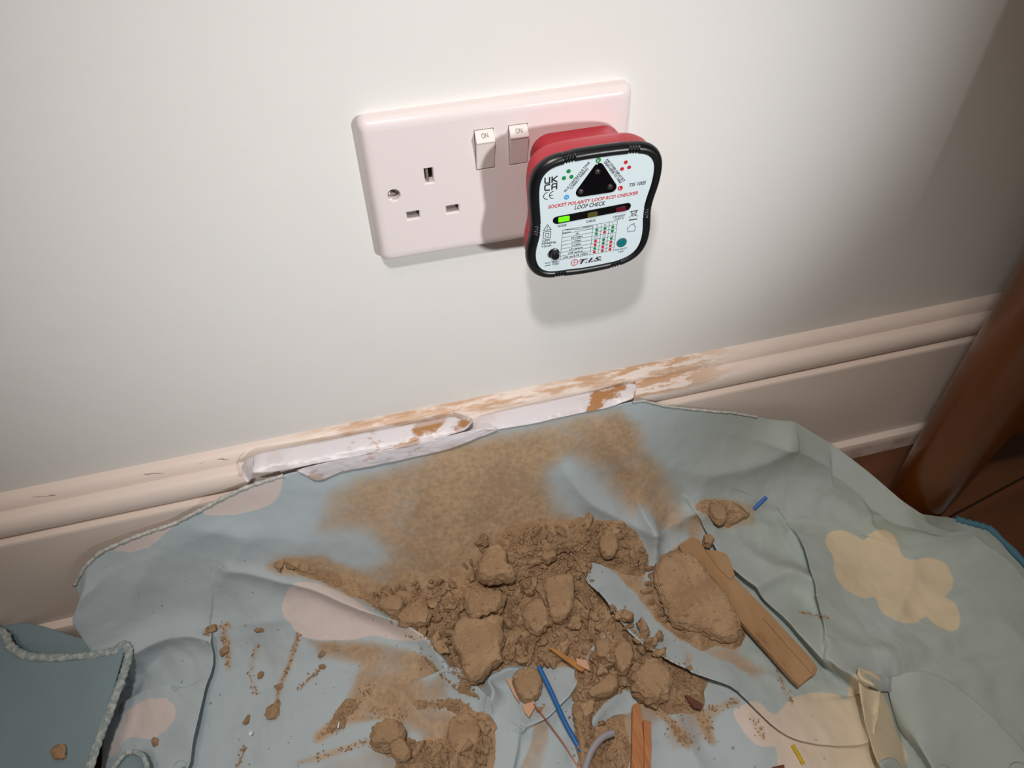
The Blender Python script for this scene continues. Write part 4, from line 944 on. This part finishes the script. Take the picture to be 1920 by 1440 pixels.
# lone crumbs on the open sheet
for u, v, r, lab in [(523, 1057, .0042, 'round flattened crumb at the far left tip of the dust trail'), (543, 1062, .0022, 'tiny crumb right of the far left crumb'), (422, 1218, .0035, 'crumb on the pale sheet left of the dirt streaks'), (487, 1180, .0026, 'crumb at the upper end of the sheet left of the streaks'),
                     (396, 1180, .0034, 'crumb at the top of the left crease'), (516, 1335, .0052, 'largest crumb at the foot of the long left streak'), (524, 1288, .0026, 'crumb half way down the long left streak'), (463, 1353, .0026, 'dark red-brown crumb on the pale sheet'), (488, 1265, .0024, 'crumb on the short left streak'),
                     (604, 1225, .0024, 'crumb above the white-tipped streak'), (606, 1250, .002, 'crumb at the upper end of the lower-left dust patch'), (642, 1358, .003, 'crumb beside the white paint flake'), (291, 1393, .0026, 'crumb just below the left cloud print')]:
    p, nrm = hit2(u, v); o = bpy.data.objects.new('dirt_crumb', protos[len(lab) % 9]); COL.objects.link(o); o.location = p+nrm*r*.3; o.scale = (r/.004, r*.85/.004, r*.6/.004); o.rotation_euler = (0, 0, u); tag(o, lab, 'crumb')
# fine grit
ico = bmesh.new(); bmesh.ops.create_icosphere(ico, subdivisions=1, radius=1); IV = np.array([v.co[:] for v in ico.verts]); IF = np.array([[v.index for v in f.verts] for f in ico.faces]); ico.free()
GV = []; GF = []; k = 0
def grit(u, v, r):
    global k
    p, nrm = hit2(u, v)
    s3 = rng.uniform(.6, 1.25, 3); Q = IV*rng.uniform(.75, 1.25, (len(IV), 1))*s3*r
    GV.append(Q+np.array(p+nrm*r*.3)); GF.append(IF+k); k += len(IV)
for poly, n, r0, r1 in [(HEAPS[0][0], 2200, .0005, .0022), (HEAPS[1][0], 800, .0005, .0022), (HEAPS[2][0], 160, .0003, .0009), (HEAPS[3][0], 420, .0005, .0018), (HEAPS[4][0], 170, .0005, .0015), (HEAPS[5][0], 150, .0003, .0009), (HEAPS[6][0], 110, .0004, .0013), (HEAPS[8][0], 120, .0004, .0012), (HEAPS[9][0], 90, .0004, .0012), (HEAPS[10][0], 240, .0005, .0018), (DUSTS[10][0], 60, .0003, .0010),
                        ([(980, 1020), (1120, 1010), (1130, 1050), (1070, 1090), (990, 1080)], 700, .0007, .0018), (DUSTS[4][0], 160, .0002, .0006), ([(1225, 1100), (1250, 1175), (1300, 1200), (1270, 1210), (1225, 1150)], 110, .0005, .0014)]:
    for p in sample(poly, n, 0): grit(p[0], p[1], r0+(r1-r0)*random.random()**2.5)
for uv, wd, st in STREAKS:
    pts = catmull(uv, 10)
    for _ in range(int(70*st)):
        q = random.choice(pts); grit(q[0]+random.gauss(0, wd*1.3), q[1]+random.gauss(0, wd*1.3), random.uniform(.0003, .0010))
for _ in range(120): grit(random.gauss(700, 380), random.uniform(1020, 1438), random.uniform(.0002, .0006))
me = np_mesh('loose_grit', np.vstack(GV), np.vstack(GF)); gr = fin('loose_grit', me, M_DIRT)
tag(gr, 'fine brown grit scattered over the heap and streaking down the sheet', 'grit', kind='stuff')

# ------------------------------------------------------------------ wood, cable offcuts
def prism(name, uvs, z, th, mat, tilt=None, bev=.0003, parent=None):
    W = [at_z(u, v, z+(tilt(u, v) if tilt else 0)) for u, v in uvs]; n = len(W)
    V, F = loft([[(p[0], p[1], p[2]-th) for p in W], [tuple(p) for p in W]], True, True)
    o = mesh_obj(name, V, F, mat, parent)
    bm = bmesh.new(); bm.from_mesh(o.data); bmesh.ops.recalc_face_normals(bm, faces=bm.faces); bm.to_mesh(o.data); bm.free()
    if bev: b = o.modifiers.new('b', 'BEVEL'); b.width = bev; b.segments = 2; b.limit_method = 'ANGLE'
    return o
tl_ = lambda u, v: .004*(1-(v-1000)/300)
bat = empty('wooden_batten', at_z(1390, 1150, .012), 'long dusty split wooden batten lying across the sheet beside the rough slab', 'wood')
prism('batten_strip', [(1272, 1022), (1298, 1006), (1312, 1012), (1322, 1030), (1345, 1052), (1385, 1090), (1440, 1146), (1494, 1205), (1526, 1240), (1533, 1254), (1530, 1262), (1515, 1272), (1500, 1286), (1485, 1272), (1430, 1210), (1380, 1155), (1330, 1100), (1290, 1050)], .021, .0042, M_SHIM, tl_, parent=bat)
prism('split_layer', [(1322, 1030), (1345, 1032), (1362, 1038), (1371, 1055), (1378, 1078), (1370, 1086), (1350, 1068)], .0222, .0025, M_SHIM, tl_, parent=bat)
prism('split_layer', [(1430, 1158), (1452, 1172), (1500, 1222), (1529, 1250), (1522, 1262), (1490, 1226)], .0222, .0018, M_SHIM, tl_, parent=bat)
def stick(name, label, cat, uvs, z, th, mat, tilt=None, parts=None):
    o = prism(name, uvs, z, th, mat, tilt, .0002); center_origin(o); tag(o, label, cat); return o
fb = empty('split_wood_piece', at_z(1200, 1400, .01), 'split orange wood piece pointing at the bottom edge of the photo', 'wood')
prism('wood_strand', [(1186, 1322), (1198, 1316), (1204, 1345), (1208, 1400), (1206, 1470), (1182, 1470), (1185, 1400)], .020, .006, M_SPLINT, parent=fb)
prism('wood_strand', [(1206, 1350), (1220, 1352), (1222, 1400), (1219, 1470), (1207, 1470), (1208, 1400)], .019, .006, M_SPLINT, parent=fb)
stick('wood_splinter', 'straw-coloured flat splinter stuck in the heap above the blue cable sleeve', 'splinter', [(1028, 1214), (1036, 1214), (1098, 1250), (1093, 1259), (1085, 1256)], .026, .0018, M_STRAW)
stick('wood_splinter', 'dark brown splinter right of the round knobbly clod', 'splinter', [(1284, 1303), (1292, 1304), (1318, 1320), (1316, 1330), (1300, 1326)], .017, .003, M_DARKWOOD)
stick('wood_splinter', 'dark splinter cut off by the bottom edge beside the yellow offcut', 'splinter', [(1448, 1438), (1470, 1433), (1474, 1450), (1450, 1456)], .016, .003, M_DARKWOOD)
stick('plaster_chip', 'pinkish triangular chip at the lower end of the straw splinter', 'chip', [(1080, 1234), (1100, 1238), (1107, 1257), (1095, 1252), (1082, 1245)], .0285, .002, M_CHIP)
stick('plaster_chip', 'long thin pinkish chip under the left side of the square clod', 'chip', [(948, 1271), (956, 1272), (972, 1310), (974, 1318), (962, 1300)], .0185, .002, M_CHIP)
stick('plaster_chip', 'pink triangular chip where the copper wire begins', 'chip', [(978, 1322), (1002, 1314), (1004, 1324), (992, 1345), (984, 1336)], .0185, .002, M_CHIP)
stick('paint_flake', 'curved white paint flake on the lower-left dirt streak', 'flake', [(632, 1364), (635, 1353), (637, 1354), (635, 1366)], .013, .0006, M_WHITEINK)
stick('paint_flake', 'white paint flake on the clean pale sheet at lower left', 'flake', [(466, 1374), (472, 1370), (474, 1376), (468, 1380)], .013, .0006, M_WHITEINK)
stick('plaster_flake', 'curled pale plaster flake at the top of the heap above the angular clod', 'flake', [(912, 1012), (925, 1004), (940, 1006), (934, 1014), (918, 1018)], .028, .0012, M_SHIM)
def sleeve(name, label, cat, pts, r, mat, hollow=True, n=6):
    C = [tuple(p) for p in catmull(pts, n)]; V, F = tube(C, r, 20, not hollow)
    if hollow:
        V2, F2 = tube(C, r*.62, 20, False); k = len(V); V = list(V)+list(V2); F = list(F)+[tuple(i+k for i in f[::-1]) for f in F2]; m = len(C)-1
        for j in range(20):
            j2 = (j+1) % 20; F.append((j, k+j, k+j2, j2)); F.append((m*20+j, m*20+j2, k+m*20+j2, k+m*20+j))
    o = mesh_obj(name, V, F, mat, smooth=40); center_origin(o); return tag(o, label, cat)
sleeve('cable_sleeve', 'long blue cable sleeve standing out of the rubble towards the bottom', 'cable', [at_z(1010, 1250, .032), at_z(1030, 1290, .030), at_z(1062, 1360, .028), at_z(1092, 1412, .026)], .0017, M_BLUEPVC)
sleeve('cable_sleeve', 'short bright blue sleeve offcut on the upper right of the sheet', 'cable', [np.array(hit(1413, 957)[0])+[0, 0, .002], np.array(hit(1435, 937)[0])+[0, 0, .004]], .0015, M_BLUEPVC2)
sleeve('cable_sleeve', 'short yellow sleeve offcut near the bottom edge', 'cable', [np.array(hit(1485, 1399)[0])+[0, 0, .0018], np.array(hit(1505, 1434)[0])+[0, 0, .0018]], .0013, M_YELLOW)
sleeve('cable_sleeve', 'curved grey cable sleeve leaving the bottom of the photo beside the blue one', 'cable', [at_z(1150, 1374, .032), at_z(1128, 1384, .033), at_z(1108, 1410, .032), at_z(1095, 1450, .030)], .0023, M_GREYPVC)
sleeve('copper_wire', 'thin bare copper wire left of the blue cable sleeve', 'wire', [at_z(1001, 1320, .024), at_z(1030, 1358, .026), at_z(1060, 1400, .026), at_z(1092, 1452, .024)], .00045, M_COPPER, False)

# ------------------------------------------------------------------ masking tape along the skirting board
def tape(label, ups, los, yu, yl, bulge, seed, dustmask):
    """strip between an upper and a lower px line that lies at depths yu / yl in front of the wall"""
    n = 90; m = 14; U_ = resample_open(ups, n); L_ = resample_open(los, n); V = []; dm = []
    for i in range(n):
        a = at_y(U_[i][0], U_[i][1], yu(i/(n-1)) if callable(yu) else yu); b = at_y(L_[i][0], L_[i][1], yl(i/(n-1)) if callable(yl) else yl)
        for j in range(m):
            t_ = j/(m-1); p = a*(1-t_)+b*t_; q = Vector((p[0]*60, t_*1.3+seed, p[2]*20))
            off = bulge*math.sin(math.pi*t_)+.0010*noise.noise(q)+.0004*noise.noise(q*4)
            V.append((p[0], p[1]-off, p[2]+off*.5)); dm.append(dustmask(i/(n-1), t_))
    F = [(i*m+j, i*m+j+1, (i+1)*m+j+1, (i+1)*m+j) for i in range(n-1) for j in range(m-1)]
    o = mesh_obj('masking_tape', V, F, M_TAPE, smooth=60); at = o.data.attributes.new('dust', 'FLOAT', 'POINT'); at.data.foreach_set('value', np.array(dm, np.float32))
    sm_ = o.modifiers.new('thickness', 'SOLIDIFY'); sm_.thickness = .00025; center_origin(o); return tag(o, label, 'tape')
def resample_open(P, n):
    P = np.array(catmull(P, 6)); d = np.r_[0, np.cumsum(np.linalg.norm(np.diff(P, axis=0), axis=1))]; s_ = np.linspace(0, d[-1], n)
    return np.stack([np.interp(s_, d, P[:, k]) for k in range(2)], 1)
tape('white tape strip across the right half of the sheet edge, shiny in the middle', [(872, 786), (940, 770), (1040, 749), (1120, 732), (1160, 722), (1192, 716)], [(862, 820), (930, 806), (1000, 794), (1080, 776), (1140, 764), (1186, 748)], -.0100, -.0250, .0020, 3, lambda a, t_: 1.0 if a > .72 else .15)
tape('white tape strip over the left half of the sheet edge, its left end curling free', [(470, 862), (482, 850), (520, 842), (600, 828), (700, 808), (790, 791), (845, 781), (885, 784)], [(470, 886), (520, 884), (600, 868), (690, 852), (760, 838), (820, 824), (870, 806), (884, 792)], -.0112, -.0262, .0024, 9, lambda a, t_: .15 if a < .35 else (1.0 if .2 < t_ < .8 else .6))
tape('torn lower tape strip under the left strip, pressed on the sheet', [(556, 882), (600, 870), (700, 848), (800, 828), (880, 808), (930, 800)], [(568, 888), (598, 902), (640, 886), (700, 874), (760, 862), (830, 846), (880, 828), (934, 806)], -.0260, -.0272, .0003, 17, lambda a, t_: .5)
tape('loose curled end of tape hanging from the left strip', [(452, 876), (462, 862), (474, 856)], [(462, 903), (468, 902), (474, 884)], -.0140, -.0262, .002, 21, lambda a, t_: .2)

# ------------------------------------------------------------------ teal hemmed cloth at lower left
hem = empty('hemmed_cloth', at_z(100, 1300, .02), 'teal-blue cloth with a thick stitched hem at the lower left', 'cloth')
def coons(top_, bot_, nu=90, nv=60, zt=.037, zb=.033, bump=.004, seed=0):
    A = resample_open(top_, nu); B = resample_open(bot_, nu); V = []
    for j in range(nv):
        t_ = j/(nv-1)
        for i in range(nu):
            u, v = A[i]*(1-t_)+B[i]*t_; s_ = i/(nu-1); z = zt*(1-t_)+zb*t_
            z += bump*(noise.noise(Vector((s_*2.2+seed, t_*2.2, 0)))+.5*noise.noise(Vector((s_*5+seed, t_*5, 1))))*min(1, t_*6, (1-s_)*8+.05)
            V.append(tuple(at_z(u, v, z)))
    return V, [(j*nu+i, j*nu+i+1, (j+1)*nu+i+1, (j+1)*nu+i) for j in range(nv-1) for i in range(nu-1)]
front_top = [(-160, 1150), (-60, 1160), (4, 1186), (20, 1212), (52, 1230), (110, 1233), (170, 1228), (205, 1222), (236, 1214)]
front_bot = [(-260, 1560), (-120, 1560), (-40, 1560), (0, 1560), (40, 1560), (70, 1560), (100, 1560), (118, 1560), (138, 1560)]
V, F = coons(front_top, front_bot)
# follow the right hem line
o = mesh_obj('front_layer', V, F, M_TEALCLOTH, hem, smooth=180); m_ = o.modifiers.new('t', 'SOLIDIFY'); m_.thickness = .0012
V, F = coons([(-40, 1160), (8, 1172), (50, 1168), (100, 1180), (150, 1196), (200, 1206), (240, 1214)], [(-60, 1300), (10, 1300), (60, 1300), (110, 1300), (160, 1300), (190, 1300), (225, 1290)], 60, 24, .030, .012, .002, 5)
o = mesh_obj('back_layer', V, F, M_TEALCLOTH, hem, smooth=180); m_ = o.modifiers.new('t', 'SOLIDIFY'); m_.thickness = .0012
def hem_band(pts, z, w, name, mat=None, parent=None):
    C = [Vector(at_z(u, v, z)) for u, v in [tuple(p) for p in catmull(pts, 12)]]; n = len(C); V = []; seg = 10
    for i, c in enumerate(C):
        d = (C[min(i+1, n-1)]-C[max(i-1, 0)]).normalized(); s_ = d.cross(Vector((0, 0, 1))).normalized(); up_ = Vector((0, 0, 1))
        wob = 1+.22*noise.noise(Vector((i*.35, 0, 0)))+.12*math.sin(i*1.7)
        for k in range(seg):
            a = 2*math.pi*k/seg; V.append(c+s_*w*wob*math.cos(a)+up_*.0016*math.sin(a)*wob)
    F = [(i*seg+k, i*seg+(k+1) % seg, (i+1)*seg+(k+1) % seg, (i+1)*seg+k) for i in range(n-1) for k in range(seg)]+[tuple(range(seg))[::-1], tuple((n-1)*seg+k for k in range(seg))]
    return mesh_obj(name, V, F, mat or M_HEM, parent, smooth=180)
hem_band(front_top[1:-1]+[(222, 1216)], .0380, .0030, 'stitched_hem', None, hem)
hem_band([(212, 1222), (232, 1208), (241, 1222), (236, 1250), (222, 1290), (204, 1340), (186, 1385), (168, 1440), (150, 1500)], .0375, .0030, 'stitched_hem', None, hem)
hc = coons([(205, 1450), (222, 1425), (240, 1411), (262, 1413), (272, 1428), (276, 1450)], [(190, 1540), (215, 1540), (235, 1540), (255, 1540), (270, 1540), (280, 1540)], 30, 16, .028, .02, .001, 8)
tri = mesh_obj('cloth_corner', hc[0], hc[1], M_TEALCLOTH, smooth=180); tag(tri, 'small hemmed cloth corner poking up at the bottom left beside the teal cloth', 'cloth')
hem_band([(200, 1460), (220, 1430), (240, 1411), (262, 1413), (274, 1432), (277, 1460)], .0292, .0018, 'stitched_hem', None, tri)
for u, v, r in ((112, 1412, .0042),):
    p = Vector(at_z(u, v, .036)); o = bpy.data.objects.new('dirt_crumb', protos[3]); COL.objects.link(o); o.location = p; o.scale = (r*.8/.004, r*1.4/.004, r*.6/.004); o.rotation_euler = (0, 0, .8); tag(o, 'lone brown crumb on the teal hemmed cloth', 'crumb')

# ------------------------------------------------------------------ turned table leg at the right
bx_, by_ = .336, -.090
leg = empty('table_leg', (bx_, by_, 0), 'round varnished orange-brown wooden table leg standing close to the wall', 'table leg')
prf = [(0, .0215), (.02, .0225), (.10, .0255), (.20, .0290), (.30, .0320), (.45, .035), (.65, .037), (.85, .038)]
V, F = loft([[(bx_+z*.03+r*math.cos(a), by_-z*.02+r*math.sin(a), z) for a in np.linspace(0, 2*math.pi, 64, endpoint=False)] for z, r in prf], True, True)
mesh_obj('turned_post', V, F, M_LEG, leg, smooth=40)
st_ = at_y(1900, 768, by_)
V, F = tube([(bx_+.006, by_, st_[2]), (bx_+.25, by_-.01, st_[2]), (bx_+.55, by_-.02, st_[2])], .017, 32)
mesh_obj('stretcher', V, F, M_LEG, leg, smooth=40)
